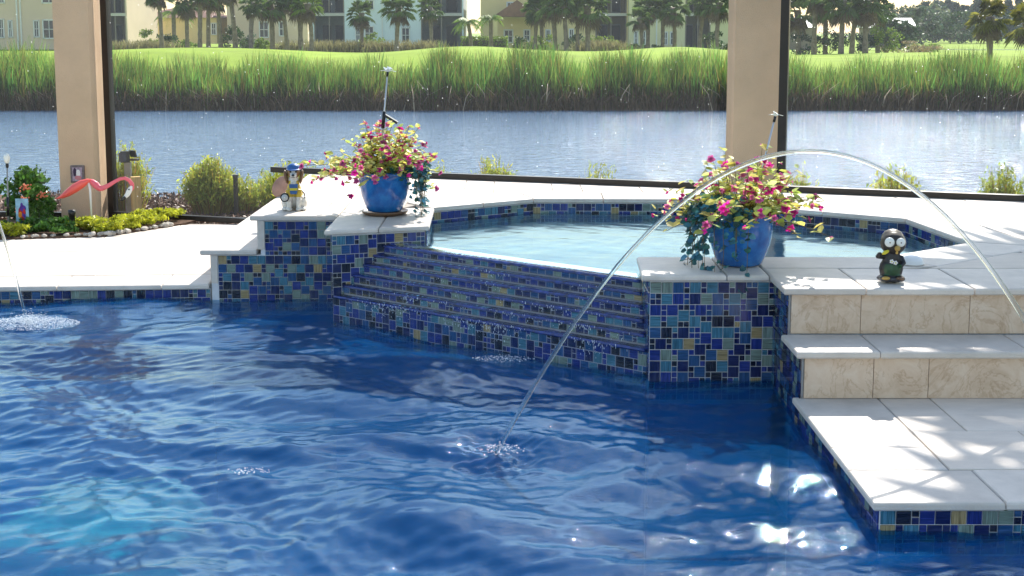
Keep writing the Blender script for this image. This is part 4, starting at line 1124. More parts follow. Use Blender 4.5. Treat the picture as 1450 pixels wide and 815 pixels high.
# ------------------------------------------------------------------ near planting
m_fine = leafmat('fine_shrub_blades', (.40, .44, .06), .5, .3, attr=True, scale=4.)
m_broad = leafmat('glossy_broad_leaves', (.09, .20, .03), .3, .35, attr=True, scale=6., rough=.3)
m_gold = leafmat('golden_groundcover_leaves', (.48, .50, .04), .45, .25, attr=True, scale=8.)
m_ixora = M('coral_flower', (.75, .22, .10), .6, .3, var=.2, scale=30)
def fine_bush(u, v, zb, h, w, nb, label, seed, dead=.15, name='fine_leaf_shrub', group=None, Y=None):
    p = un(u, v, zb) if Y is None else Vector((px_x(u, Y), Y, zb))
    g = np.random.default_rng(700 + seed)
    t = thing(name, label, 'shrub', (p.x, p.y, zb), 0, group)
    az = g.uniform(0, 6.28, nb); rr = np.sqrt(g.uniform(0, 1, nb))
    base = np.stack([np.cos(az) * rr * w * .35, np.sin(az) * rr * w * .25, np.zeros(nb) - .02], 1)
    H = h * (1.06 - .42 * rr ** 2) * g.uniform(.55, 1.05, nb)
    out = np.stack([np.cos(az), np.sin(az), np.zeros(nb)], 1) * (rr * w * .32 * g.uniform(.5, 1.3, nb))[:, None]
    fa = g.uniform(0, 3.14, nb); sd_ = np.stack([np.cos(fa), np.sin(fa), np.zeros(nb)], 1) * .004
    mid = base + out * .55 + np.stack([np.zeros(nb), np.zeros(nb), H * .6], 1); tip = base + out * 1.05 + np.stack([g.normal(0, .02, nb), g.normal(0, .02, nb), H], 1)
    V = np.stack([base - sd_, base + sd_, mid + sd_, mid - sd_, tip + sd_ * .3, tip - sd_ * .3], 1).reshape(-1, 3)
    i = np.arange(nb)[:, None] * 6
    Fq = np.concatenate([i + np.array([[0, 1, 2, 3]]), i + np.array([[3, 2, 4, 5]])], 0)
    tn = np.ones((nb, 3)) * g.uniform(.55, 1.3, (nb, 1)); dd = g.uniform(0, 1, nb) < dead; tn[dd] *= np.array([1.1, .6, .8])
    obj('stems', npmesh('stems', V, Fq, m_fine, np.concatenate([tn * np.array([[.8, .62, .6]]), tn], 0)), t)
    nl = nb * 3; k = g.integers(0, nb, nl); f = g.uniform(.35, 1.05, nl)[:, None]
    C = mid[k] * (1 - f) + tip[k] * f + g.normal(0, .012, (nl, 3)) + np.array([0, 0, .0])
    C = np.where(f < .35, base[k], C)
    Vl, Fl, tl = leaf_quads(g, C, .045, .8, .30, .35, .2)
    obj('foliage', npmesh('foliage', Vl, Fl, m_fine, tl), t)
    return t
fine_bush(300, 306, .03, .50, .36, 1400, 'big rounded fine-leaved shrub on the mulch by the black post', 1, .25)
fine_bush(178, 306, .03, .62, .34, 420, 'tall wispy shrub behind the floodlight post', 2, .3)
fine_bush(408, 300, -.05, .50, .55, 1000, 'yellow-green fine-leaved shrub behind the beagle figurine', 3, Y=11.0)
fine_bush(345, 303, .03, .34, .26, 200, 'small wispy weed at the foot of the black post', 4, .1)
for k, (u, h, w, nb, l) in enumerate([(700, .57, .3, 380, 'tufted golden shrub showing above the rail behind the spa'), (845, .55, .3, 80, 'sparse dry weeds above the rail behind the spa'), (622, .52, .2, 140, 'small golden tuft beside the pot with the black clip stake'),
                                      (1272, .56, .34, 420, 'tufted golden shrub with seed stalks above the terrace rail'), (1425, .56, .32, 380, 'tufted shrub above the rail near the terrace end'), (1140, .55, .22, 150, 'small tuft above the rail behind the bird stake pot')]):
    Y = 10.6 if u < 1000 else 9.9
    fine_bush(u, 0, -.02, h, w, nb, l, 10 + k, .3, Y=Y)
leafy('broadleaf_shrub', 'dark glossy broadleaf shrub beside the flamingo column', 'shrub', (un(46, 318, .03).x, 10.15, .03), (.23, .2, .25), 1900, .055, m_broad, None, None, 34, .1, 81)
ix = leafy('ixora_shrub', 'leafy shrub with coral flower heads at the foot of the column', 'shrub', (un(77, 318, .03).x, 9.85, .03), (.13, .13, .18), 900, .042, m_broad, None, None, 22, .1, 82)
for (dx, dz) in ((-.05, .36), (-.09, .20), (.08, .30), (-.07, .26)):
    mb = MB(); g = random.Random(5)
    for _ in range(26):
        mb.ell((dx + g.gauss(0, .018), -.12 + g.gauss(0, .015), dz + g.gauss(0, .013)), (.009, .009, .007), 6, 4)
    mb.build('flower_head', m_ixora, ix)
# golden groundcover clumps along the bed
GG = 'golden groundcover clumps edging the bed'
for k in range(19):
    f = k / 18; u = 2 + 236 * f
    v0 = np.interp(u, [0, 60, 150, 215, 243], [339, 336, 333, 324, 319])
    p = un(u + rnd.uniform(-4, 4), v0 - rnd.uniform(2, 10), ZL)
    bright = (u > 95) or u < 22
    g = np.random.default_rng(900 + k); n = 330
    P = cloud_points(g, n, (.17, .12, .05), 9, .2) + np.array([0, 0, .055]); P[:, 2] = np.maximum(P[:, 2], .008)
    V, Fq, tt = leaf_quads(g, P, .042, .5, .42, .35)
    t = thing('groundcover_clump', ('low golden-leaved clump edging the bed below the stake light' if u < 22 else 'low golden-leaved clump below the flamingo and its column' if u < 170 else 'low golden-leaved clump at the mulch end of the bed') if bright else 'low green-leaved clump edging the bed behind the parrot banner', 'plant', (p.x, p.y, ZL + .01), 0, GG if bright else 'green groundcover clumps edging the bed')
    obj('foliage', npmesh('foliage', V, Fq, m_gold if bright else m_broad, tt), t)
# white stones edging the bed
sm = []
for k in range(3):
    bm = bmesh.new(); bmesh.ops.create_icosphere(bm, subdivisions=2, radius=1)
    for v in bm.verts: v.co *= 1 + .22 * math.sin(v.co.x * 3 + k) * math.cos(v.co.y * 4 + k * 2)
    me = bpy.data.meshes.new('edging_stone'); bm.to_mesh(me); bm.free(); me.materials.append(m_stone); sm.append(me)
for k in range(26):
    u = 30 + 212 * k / 25 + rnd.uniform(-5, 5); v = np.interp(u, [0, 60, 150, 215, 243], [340.5, 338, 335.5, 326, 321]) - 1.2
    p = un(u, v, ZL); o = obj('edging_stone', rnd.choice(sm)); o.location = (p.x, p.y, ZL + .016); sc = rnd.uniform(.010, .030)
    o.scale = (sc * rnd.uniform(.9, 1.5), sc, sc * .75); o.rotation_euler = (0, 0, rnd.uniform(0, 6))
    tag(o, 'small pale stone in the row edging the golden groundcover', 'stone', 'stones edging the bed')
# mulch chips
g = np.random.default_rng(42); n = 9000
cx = g.uniform(-4.6, -1.7, n); cy = g.uniform(9.75, 12.2, n)
cz = .052 - np.clip((cy - (11.6 - .1 * cx)) / 2.4, 0, 1) * 1.5 + g.uniform(0, .02, n)
V, Fq, tt = leaf_quads(g, np.stack([cx, cy, cz], 1), .05, 0, .35, .6)
kind(obj('mulch_chips', npmesh('mulch_chips', V, Fq, leafmat('bark_chip', (.17, .10, .065), .0, .4, attr=True, scale=20.), tt)), 'stuff')

# ------------------------------------------------------------------ flower pots
def glaze():
    m, nt, b = newmat('cobalt_glaze')
    tc = nt.nodes.new('ShaderNodeTexCoord'); nz = node(nt, 'ShaderNodeTexNoise', Scale=14., Detail=6., Roughness=.7); nt.links.new(tc.outputs['Object'], nz.inputs['Vector'])
    sp = nt.nodes.new('ShaderNodeSeparateXYZ'); nt.links.new(tc.outputs['Object'], sp.inputs[0])
    rp = ramp(nt, [(.25, (.004, .05, .24)), (.5, (.010, .125, .42)), (.8, (.03, .26, .60))]); nt.links.new(nz.outputs[0], rp.inputs[0])
    nt.links.new(rp.outputs[0], b.inputs['Base Color']); b.inputs['Roughness'].default_value = .18; b.inputs['Coat Weight'].default_value = .6; b.inputs['Coat Roughness'].default_value = .04
    bp = node(nt, 'ShaderNodeBump', Strength=.15, Distance=.004); nt.links.new(nz.outputs[0], bp.inputs['Height']); nt.links.new(bp.outputs[0], b.inputs['Normal'])
    return m
m_glaze = glaze()
m_saucer = M('bronze_saucer', (.13, .07, .035), .35, .5, var=.3, scale=25)
m_yleaf = leafmat('variegated_yellow_leaves', (.62, .62, .14), .45, .35, attr=True, scale=18.)
m_ivy = leafmat('teal_ivy_leaves', (.05, .17, .16), .25, .4, attr=True, scale=20., rough=.3)
m_pink = leafmat('magenta_petals', (.78, .06, .30), .5, .3, attr=True, scale=30.)
m_stem = M('flower_stem', (.16, .12, .05), .8, .2)
m_wht = leafmat('white_petals', (.75, .72, .66), .4, .12, attr=True)
def leaf_shape(mb, p, d, n, L, W):
    d = d.normalized(); n = (n - d * n.dot(d)).normalized(); s = d.cross(n)
    mb.add([p, p + d * L * .35 + s * W * .5 + n * L * .06, p + d * L * .75 + s * W * .35 + n * L * .03, p + d * L - n * L * .08, p + d * L * .75 - s * W * .35 + n * L * .03, p + d * L * .35 - s * W * .5 + n * L * .06, p + d * L * .5 - n * L * .03],
           [(0, 1, 6), (1, 2, 6), (2, 3, 6), (3, 4, 6), (4, 5, 6), (5, 0, 6)])
def tinted(mb, name, mat, parent, g, var=.35, warm=.25, nper=6):
    me = mb.mesh(name, mat); a = me.color_attributes.new('tint', 'FLOAT_COLOR', 'CORNER'); arr = np.ones((len(me.loops), 4), np.float32)
    m = len(me.polygons); k = math.ceil(m / nper); t = 1 + g.uniform(-var, var, (k, 1)) * np.ones((1, 3)); t[:, 0] *= 1 + g.uniform(-warm, warm, k); t[:, 2] *= 1 + g.uniform(-warm, warm * 3, k)
    arr[:, :3] = np.repeat(np.repeat(t, nper, 0)[:m], [p.loop_total for p in me.polygons], 0); a.data.foreach_set('color', arr.ravel())
    return obj(name, me, parent)
def flower_mesh(seed):
    g = random.Random(seed); mb = MB()
    for ring, (k, rr, tilt) in enumerate(((5, .025, .35), (5, .017, .8))):
        for q in range(k):
            a = q * 6.283 / k + ring * .6 + g.uniform(-.2, .2); d = Vector((math.cos(a) * math.cos(tilt), math.sin(a) * math.cos(tilt), math.sin(tilt)))
            leaf_shape(mb, Vector((0, 0, 0)), d, Vector((0, 0, 1)), rr * g.uniform(.9, 1.25), rr * .95)
    me = mb.mesh('flower', m_pink); a = me.color_attributes.new('tint', 'FLOAT_COLOR', 'CORNER'); t = np.ones((len(me.loops), 4), np.float32); f = g.uniform(.75, 1.5); t[:, :3] = (f, f * g.uniform(.4, 4.5), f * g.uniform(.6, 1.5)); a.data.foreach_set('color', t.ravel())
    return me
FLW = [flower_mesh(k) for k in range(5)]
def planter(loc, label, seed, hgt, ivy_dir, saucer, spread):
    t = thing('flower_pot', label, 'potted plant', loc)
    g = np.random.default_rng(seed); R_ = random.Random(seed)
    H0 = .018 if saucer else .0
    prof = [(.0, .004), (.098, .004), (.105, .012), (.121, .05), (.138, .10), (.148, .15), (.152, .19), (.152, .215), (.160, .222), (.163, .232), (.160, .242), (.150, .244), (.144, .236), (.142, .20), (.0, .195)]
    MB().lathe([(r, z + H0) for r, z in prof], 48).build('pot', m_glaze, t)
    if saucer: MB().lathe([(.0, .001), (.118, .001), (.134, .012), (.140, .024), (.134, .025), (.126, .016), (.0, .015)], 40).build('saucer', m_saucer, t)
    MB().lathe([(.0, .198 + H0), (.1415, .199 + H0), (.1415, .214 + H0), (.0, .222 + H0)], 24).build('soil', m_soil, t)
    top = .22 + H0
    stems = MB(); lv = MB(); iv = MB(); wh = MB(); fl = []
    ns = 140
    for k in range(ns):
        a = R_.uniform(0, 6.283); e = R_.uniform(.15, 1.5) if k % 5 else R_.uniform(-.1, .5)
        L = hgt * R_.uniform(.35, 1.0) * (spread if k % 5 == 0 else 1.0)
        b = Vector((math.cos(a) * .10 * R_.random(), math.sin(a) * .10 * R_.random(), top - .02))
        d = Vector((math.cos(a) * math.cos(e), math.sin(a) * math.cos(e), math.sin(e)))
        pts = []; m = 9
        for q in range(m + 1):
            f = q / m; pts.append(b + d * L * f + Vector((0, 0, (.30 if e < .5 else .12) * L * f * (1 - 1.25 * f))) + Vector((R_.gauss(0, .004), R_.gauss(0, .004), 0)))
        stems.tube(pts, [.0022 * (1 - .6 * q / m) + .0004 for q in range(m + 1)], 5)
        for q in range(2, m + 1):
            for _ in range(2):
                if R_.random() < .33: continue
                a2 = R_.uniform(0, 6.283); ld = Vector((math.cos(a2), math.sin(a2), R_.uniform(-.3, .8)))
                s_ = R_.uniform(.032, .060)
                leaf_shape(lv, pts[q] + Vector((0, 0, .002)), ld, Vector((R_.gauss(0, .4), R_.gauss(0, .4), 1)), s_, s_ * .64)
        if R_.random() < .62: fl.append((pts[-1], d))
        if R_.random() < .60: fl.append((pts[R_.randint(5, 8)] + Vector((0, 0, .012)), d))
        if R_.random() < .2: fl.append((pts[-2] + Vector((.012, -.01, .006)), d))
    # ivy: trailing strands, fuller on one side
    for k in range(17):
        a = ivy_dir + R_.gauss(0, .5); L = R_.uniform(.12, .34)
        b = Vector((math.cos(a) * .145, math.sin(a) * .145, top + .02)); pts = []
        for q in range(9):
            f = q / 8; r = .145 + .10 * math.sin(min(1, f * 1.6) * 1.57) * R_.uniform(.8, 1.1)
            pts.append(Vector((math.cos(a) * r, math.sin(a) * r, top + .02 + .07 * math.sin(f * 3.0) - L * f * f)))
        stems.tube(pts, .0014, 5)
        for q in range(9):
            for _ in range(3):
                a2 = R_.uniform(0, 6.283); s_ = R_.uniform(.024, .042)
                leaf_shape(iv, pts[q] + Vector((R_.gauss(0, .012), R_.gauss(0, .012), R_.gauss(0, .01))), Vector((math.cos(a2), math.sin(a2), R_.uniform(-.7, .3))), Vector((math.cos(a), math.sin(a), .6)), s_, s_ * .85)
    for k in range(110):   # ivy mass over the rim on that side
        a = ivy_dir + R_.gauss(0, .6); r = R_.uniform(.08, .2); s_ = R_.uniform(.026, .045); a2 = R_.uniform(0, 6.283)
        leaf_shape(iv, Vector((math.cos(a) * r, math.sin(a) * r, top + R_.uniform(-.03, .11))), Vector((math.cos(a2), math.sin(a2), R_.uniform(-.4, .6))), Vector((math.cos(a), math.sin(a), .7)), s_, s_ * .85)
    for k in range(18 if not saucer else 5):
        a = R_.uniform(3.4, 6.0); c = Vector((math.cos(a) * .12, math.sin(a) * .14, top + R_.uniform(.05, .13)))
        for _ in range(5): leaf_shape(wh, c, Vector((R_.gauss(0, 1), R_.gauss(0, 1), R_.gauss(0, 1))), Vector((0, 0, 1)), .02, .016)
    stems.build('stems', m_stem, t)
    kind(tinted(lv, 'leaves', m_yleaf, t, g), 'stuff'); kind(tinted(iv, 'ivy', m_ivy, t, g, .5, .2), 'stuff'); kind(tinted(wh, 'white_blossoms', m_wht, t, g, .1, .05), 'stuff')
    for p, d in fl:
        o = obj('flower', R_.choice(FLW), t); o.location = p; s_ = R_.uniform(.45, .95); o.scale = (s_,) * 3
        dd = (d + Vector((R_.gauss(0, .5), -.7 + R_.gauss(0, .4), R_.gauss(0, .4)))); o.rotation_euler = dd.to_track_quat('Z', 'Y').to_euler()
    return t
PL = un(545, 303, ZS); PR = un(1047, 374, ZS)
planter((PL.x, PL.y, ZS + .001), 'blue glazed pot of magenta flowers on a bronze saucer beside the beagle', 5, .36, 5.95, True, 1.3)
planter((PR.x, PR.y, ZS + .001), 'blue glazed pot of magenta flowers with ivy trailing beside the spillway', 8, .36, 3.45, False, 1.2)
# solar bird stakes standing in the pots
m_frost = M('frosted_acrylic', (.82, .82, .74), .3, .5, var=.05)
m_steel = M('brushed_steel_rod', (.55, .55, .56), .3, .5, metal=.8, var=.05)
def bird(mb, c, s, yaw):
    Rm = Matrix.Rotation(yaw, 4, 'Z')
    mb.ell(c, (.020 * s, .007 * s, .008 * s), 10, 6, M4=Rm)
    mb.tube([Vector(c) + Rm @ Vector((.016 * s, 0, .002 * s)), Vector(c) + Rm @ Vector((.045 * s, 0, -.002 * s))], [.003 * s, .0008 * s], 6)
    for sg in (-1, 1):
        a = [Rm @ Vector(v) * s for v in ((.008, .004 * sg, .004), (.014, .030 * sg, .020), (.002, .062 * sg, .014), (-.012, .058 * sg, .002), (-.010, .026 * sg, .008), (-.012, .004 * sg, .004))]
        up = Vector((0, 0, .002 * s)); vs = [Vector(c) + v for v in a] + [Vector(c) + v + up for v in a]
        mb.add(vs, [(5, 4, 3, 2, 1, 0), (6, 7, 8, 9, 10, 11)] + [(i, (i + 1) % 6, 6 + (i + 1) % 6, 6 + i) for i in range(6)])
    a = [Rm @ Vector(v) * s for v in ((-.014, 0, 0), (-.045, .012, -.006), (-.050, 0, -.007), (-.045, -.012, -.006))]
    mb.add([Vector(c) + v for v in a] + [Vector(c) + v + Vector((0, 0, .002 * s)) for v in a], [(3, 2, 1, 0), (4, 5, 6, 7)] + [(i, (i + 1) % 4, 4 + (i + 1) % 4, 4 + i) for i in range(4)])
def stake(base, top, label, clip_, s, yaw):
    t = thing('bird_stake', label, 'garden stake', base)
    b, e = Vector((0, 0, 0)), Vector(top) - Vector(base)
    MB().tube([b, e], .0042, 8).build('rod', m_steel, t)
    mb = MB(); bird(mb, e + Vector((0, 0, .006)), s, yaw); mb.build('bird', m_frost, t)
    MB().tube([e - (e.normalized() * .028), e - e.normalized() * .002], .0065, 8).build('socket', m_black, t)
    if clip_:
        d = e.normalized(); p = d * (e.length * .45)
        MB().tube([p, p + d * .10], .0105, 10).build('clip', m_black, t)
        MB().box(p + d * .062 + Vector((.045, 0, -.008)), (.085, .055, .014), 0, 0, Matrix.Rotation(.55, 4, 'Y')).build('solar_panel', m_black, t)
bl0 = PL + Vector((-.035, .02, .24)); tl0 = atY(549, 101, PL.y)
stake(bl0, tl0, 'white bird light on a steel stake with black clip in the saucer pot', True, 1.05, 2.9)
br0 = PR + Vector((.05, .03, .22)); tr0 = atY(1098, 164, PR.y + .03)
stake(br0, tr0, 'white bird light on a plain stake in the ivy pot', False, .72, 3.0)

# ------------------------------------------------------------------ figurines
def solid(name, mb, mat, parent, voxel, colour=None, smooth=4):
    """join shapes into one continuous skin (voxel remesh), optional colour by position"""
    me = mb.mesh(name, mat); o = obj(name, me, None)
    r = o.modifiers.new('r', 'REMESH'); r.mode = 'VOXEL'; r.voxel_size = voxel
    s = o.modifiers.new('s', 'SMOOTH'); s.iterations = smooth; s.factor = .5
    dg = bpy.context.evaluated_depsgraph_get(); dg.update()
    me2 = bpy.data.meshes.new_from_object(o.evaluated_get(dg)); o.modifiers.clear(); o.data = me2; bpy.data.meshes.remove(me)
    me2.name = name
    if not me2.materials: me2.materials.append(mat)
    me2.polygons.foreach_set('use_smooth', [True] * len(me2.polygons))
    if colour:
        a = me2.color_attributes.new('paint', 'FLOAT_COLOR', 'POINT')
        a.data.foreach_set('color', np.array([(*colour(v.co), 1) for v in me2.vertices], np.float32).ravel())
    o.parent = parent
    return o
def paint_mat(name, rough=.4):
    m, nt, b = newmat(name); at = node(nt, 'ShaderNodeAttribute', attribute_name='paint')
    tc = nt.nodes.new('ShaderNodeTexCoord'); nz = node(nt, 'ShaderNodeTexNoise', Scale=60., Detail=4.); nt.links.new(tc.outputs['Object'], nz.inputs['Vector'])
    rp = ramp(nt, [(.3, (.7, .7, .7)), (.7, (1.1, 1.1, 1.1))]); nt.links.new(nz.outputs[0], rp.inputs[0])
    mx = nt.nodes.new('ShaderNodeMix'); mx.data_type = 'RGBA'; mx.blend_type = 'MULTIPLY'; mx.inputs[0].default_value = 1
    nt.links.new(at.outputs['Color'], mx.inputs[6]); nt.links.new(rp.outputs[0], mx.inputs[7]); nt.links.new(mx.outputs[2], b.inputs['Base Color']); b.inputs['Roughness'].default_value = rough
    return m
m_paint = paint_mat('painted_resin')
DP = un(417, 297, ZS)
dog = thing('dog_figurine', 'seated beagle figurine in a blue cap and yellow vest holding a round lamp', 'figurine', (DP.x, DP.y, ZS), .12)
mb = MB()
mb.ell((0, .035, .075), (.055, .065, .075))                 # rump
mb.ell((0, .0, .115), (.046, .045, .075), M4=Matrix.Rotation(.35, 4, 'X'))   # chest
for sg in (-1, 1):
    mb.tube([(.028 * sg, -.035, .13), (.028 * sg, -.045, .06), (.027 * sg, -.047, .012)], [.022, .0155, .0145], 10)
    mb.ell((.027 * sg, -.058, .011), (.017, .024, .011))
    mb.ell((.052 * sg, .01, .045), (.027, .047, .043)); mb.ell((.058 * sg, -.035, .012), (.017, .028, .012))
mb.tube([(0, -.01, .16), (0, -.014, .21)], [.034, .030], 10)
mb.ell((0, -.016, .232), (.040, .042, .040))
mb.ell((0, -.056, .217), (.021, .030, .018))                # muzzle
mb.tube([(0, .09, .04), (.03, .12, .025), (.05, .12, .05)], [.012, .009, .004], 8)
def dogc(c):
    x, y, z = c
    br, dk, wh, yl = (.30, .15, .055), (.035, .025, .02), (.72, .69, .64), (.55, .38, .03)
    if z > .185:
        if abs(x) < .009 + max(0, -.04 - y) * .9: return wh
        if y < -.055: return wh
        if z < .205 and y < 0: return wh
        return br if y < .005 or z < .23 else dk
    if .085 < z < .185:
        if y < -.02 and abs(x) < .017 and z > .15: return wh
        return yl
    if y > .02 and z > .05: return br
    return wh
solid('body', mb, m_paint, dog, .0045, dogc, 5)
m_dkbr = M('painted_brown', (.16, .075, .03), .4, .5, var=.25, scale=30); m_blue = M('painted_blue', (.015, .10, .32), .4, .5, var=.2); m_ylw = M('painted_yellow', (.62, .52, .03), .45, .4, var=.15)
for sg in (-1, 1):
    MB().ell((.046 * sg, -.012, .205), (.012, .026, .044), M4=Matrix.Rotation(.18 * sg, 4, 'Y')).build('ear', m_dkbr, dog)
    MB().ell((.0165 * sg, -.0535, .240), (.0062, .004, .0062)).build('eye', m_black, dog)
MB().ell((0, -.087, .223), (.009, .007, .0075)).build('nose', m_black, dog)
mb = MB(); mb.tube([(-.013, -.081, .207), (0, -.086, .210), (.013, -.081, .207)], .0014, 6); mb.build('mouth', m_black, dog)
mb = MB(); mb.lathe([(.041, .248), (.042, .258), (.036, .274), (.020, .285), (.002, .288)], 24, (0, -.014, 0)); cap = mb.build('cap', m_blue, dog)
mb = MB(); mb.add([Vector((math.sin(a) * .041, -.014 - math.cos(a) * r, .2545 - (r - .04) * .18 + h)) for h in (0, .003) for r in (.036, .066) for a in np.linspace(-1.0, 1.0, 9)],
                  [(i, i + 1, 9 + i + 1, 9 + i) for i in range(8)] + [(18 + i, 27 + i, 28 + i, 19 + i) for i in range(8)] + [(9 + i, 10 + i, 28 + i, 27 + i) for i in range(8)]); mb.build('brim', m_blue, cap)
mb = MB(); mb.lathe([(.0425, .2505), (.0428, .2555)], 24, (0, -.014, 0)); mb.build('band', m_white, cap)
mb = MB(); mb.add([Vector((x, -.052 - .008 * math.cos(x * 40) - (.163 - z) * .06 + dy, z)) for dy in (0, .006) for (x, z) in ((-.026, .165), (.026, .165), (.024, .13), (.018, .105), (-.018, .105), (-.024, .13))],
                  [(0, 5, 4, 3, 2, 1), (6, 7, 8, 9, 10, 11)] + [(i, (i + 1) % 6, 6 + (i + 1) % 6, 6 + i) for i in range(6)]); bib = mb.build('bib', m_blue, dog)
mb = MB(); mb.box((0, -.0665, .135), (.046, .004, .014)); mb.build('stripe', m_ylw, bib)
lamp = MB(); lamp.tube([(-.052, -.068, .088), (-.052, -.088, .088)], .027, 28); lamp = lamp.build('lamp_ring', m_black, dog)
MB().tube([(-.052, -.0885, .088), (-.052, -.0905, .088)], .020, 24).build('lens', M('grey_lens', (.5, .5, .48), .3, .5), lamp); MB().ell((-.052, -.091, .088), (.004, .003, .004)).build('hub', m_white, lamp)
MB().tube([(.045, .0, .12), (.062, -.01, .10), (.066, -.008, .065)], .004, 6).build('strap', m_black, dog)
# terracotta disc leaning behind the beagle
q = un(391, 284, ZS); o = MB().ell((0, 0, 0), (.050, .014, .075), 20, 12, M4=Matrix.Rotation(.5, 4, 'Y') @ Matrix.Rotation(-.25, 4, 'X')).build('stone_disc', m_terra); o.location = (q.x - .01, q.y + .22, ZS + .066)
tag(o, 'oval terracotta stone leaning behind the beagle figurine', 'stone')

FP = un(1261, 399, ZS)
frog = thing('owl_figurine', 'small dark hooded owl figurine with big round white eyes and green apron', 'figurine', (FP.x, FP.y, ZS), -.1)
mb = MB()
mb.ell((0, .0, .018), (.062, .048, .018)); mb.ell((0, .0, .06), (.052, .042, .055)); mb.ell((0, .0, .105), (.040, .034, .045))
mb.ell((.004, -.004, .172), (.056, .047, .052)); mb.ell((.004, .012, .19), (.050, .045, .042))
for sg in (-1, 1): mb.ell((.03 * sg, -.035, .022), (.026, .024, .014))
mb.tube([(-.035, -.01, .115), (-.062, -.03, .118), (-.055, -.042, .135)], [.014, .013, .009], 8)
mb.tube([(.035, -.01, .115), (.046, -.03, .09), (.03, -.044, .075)], [.014, .012, .010], 8)
def frogc(c):
    x, y, z = c
    if z > .135: return (.02, .014, .010) if (y < -.022 and (x - .004) ** 2 + (z - .168) ** 2 < .046 ** 2) else (.10, .075, .05)
    if z < .026: return (.05, .05, .06)
    if y < -.028 and abs(x) < .036 and .035 < z < .085: return (.012, .06, .018)
    return (.014, .012, .014)
solid('body', mb, m_paint, frog, .004, frogc, 4)
m_eye = M('pearly_lens', (.75, .74, .68), .25, .6, var=.08); m_beak = M('ochre_paint', (.48, .30, .07), .4, .4, var=.2)
for sg, s_ in ((-1, 1), (1, .92)):
    e = MB().ell((.004 + .0235 * sg, -.047, .182), (.0212 * s_, .011, .0212 * s_), 20, 10).build('eye', m_eye, frog)
    MB().ell((.004 + .0235 * sg, -.0565, .182), (.004, .002, .004)).build('pupil', m_saucer, e)
MB().ell((.013, -.054, .157), (.0125, .013, .0125), 14, 8).build('beak', m_beak, frog); MB().ell((.012, -.050, .138), (.006, .006, .007)).build('chin_button', m_beak, frog)
MB().ell((-.036, -.052, .139), (.017, .007, .008), M4=Matrix.Rotation(-.5, 4, 'Y')).build('horn_flower', m_ylw, frog)
for (x, z) in ((-.006, .098), (.010, .092)):
    f = MB(); [f.ell((x + .006 * math.cos(a), -.041, z + .006 * math.sin(a)), (.004, .003, .004), 8, 5) for a in np.arange(0, 6.28, 1.257)]; f = f.build('daisy', m_white, frog); MB().ell((x, -.0425, z), (.003, .0025, .003), 8, 5).build('daisy_centre', m_ylw, f)
for sg in (-1, 1): MB().ell((.03 * sg, -.052, .026), (.018, .010, .008)).build('foot', m_beak if sg < 0 else m_saucer, frog)
# white dome
q = un(1296, 377, ZS); t = thing('dome_lid', 'smooth white dome lid lying on the paving behind the owl figurine', 'lid', (q.x, q.y + .05, ZS))
MB().lathe([(.0, .0015), (.050, .0015), (.053, .006), (.053, .010), (.050, .022), (.041, .034), (.024, .041), (.004, .043)], 36).build('dome', m_white, t)
MB().lathe([(.0535, .004), (.0555, .005), (.0555, .009), (.0535, .0095)], 36).build('rim', m_white, t)

# ------------------------------------------------------------------ flamingo and garden ornaments
m_flam = M('coral_pink_enamel', (.82, .11, .09), .35, .5, var=.12, scale=8); m_flam2 = M('rose_pink_enamel', (.78, .13, .17), .35, .5, var=.10, scale=8)
FY = 9.47; sc = FY / F_PX
def fp(u, v, dy=0): 
    a = atY(u, v, FY + dy); return a
fb = un(131, 325, ZL); fb = Vector((fb.x, FY, ZL))
fla = thing('flamingo_ornament', 'pink metal flamingo bending its neck, standing in the golden groundcover', 'garden ornament', fb)
def ribbon(pts, wid, name, mat, parent, th=.006, bow=0.):
    """bent sheet: pts (u,v,dy) in profile with half width in pixels, given real thickness"""
    n = len(pts); vs = []
    P3 = [fp(u, v, dy) - fb for (u, v, dy) in pts]
    for side in (0, 1):
        for i in range(n):
            tng = (P3[min(n - 1, i + 1)] - P3[max(0, i - 1)]).normalized(); nr = Vector((-tng.z, 0, tng.x))
            w = wid[i] * sc
            for j, f in enumerate((-1, -.4, .4, 1)):
                vs.append(P3[i] + nr * w * f + Vector((0, (th if side else -th) / 2 - bow * (1 - f * f), 0)))
    fs = []
    for i in range(n - 1):
        for j in range(3):
            a = i * 4 + j; fs.append((a, a + 4, a + 5, a + 1)); b = n * 4 + a; fs.append((b, b + 1, b + 5, b + 4))
        for a in (i * 4, i * 4 + 3): fs.append((a, n * 4 + a, n * 4 + a + 4, a + 4) if a % 4 == 0 else (a, a + 4, n * 4 + a + 4, n * 4 + a))
    return MB().add(vs, fs, 0, True).build(name, mat, parent)
ribbon([(80, 281, 0), (88, 278, 0), (96, 273, 0), (106, 266, 0), (116, 260, 0), (124, 256, 0), (129, 254, 0)], [.4, 3, 5.2, 6.4, 5.8, 3.4, 1], 'body', m_flam, fla, bow=.03)
ribbon([(122, 254, .01), (130, 257, .01), (136, 262, .01), (141, 266.5, .01), (147, 267.5, .01)], [1.5, 4.0, 5.2, 4.0, 2.5], 'breast', m_flam2, fla, bow=.02)
nk = [(140, 267, .0), (147, 265.5, .0), (155, 261.5, .0), (163, 256.5, .0), (170, 253, .0), (177, 252, .0), (183, 255, .0), (187, 260.5, .0), (187, 266, 0), (184, 270, 0)]
ribbon(nk, [4.0, 3.5, 2.9, 2.5, 2.4, 2.4, 2.6, 2.8, 2.9, 2.4], 'neck', m_flam2, fla)
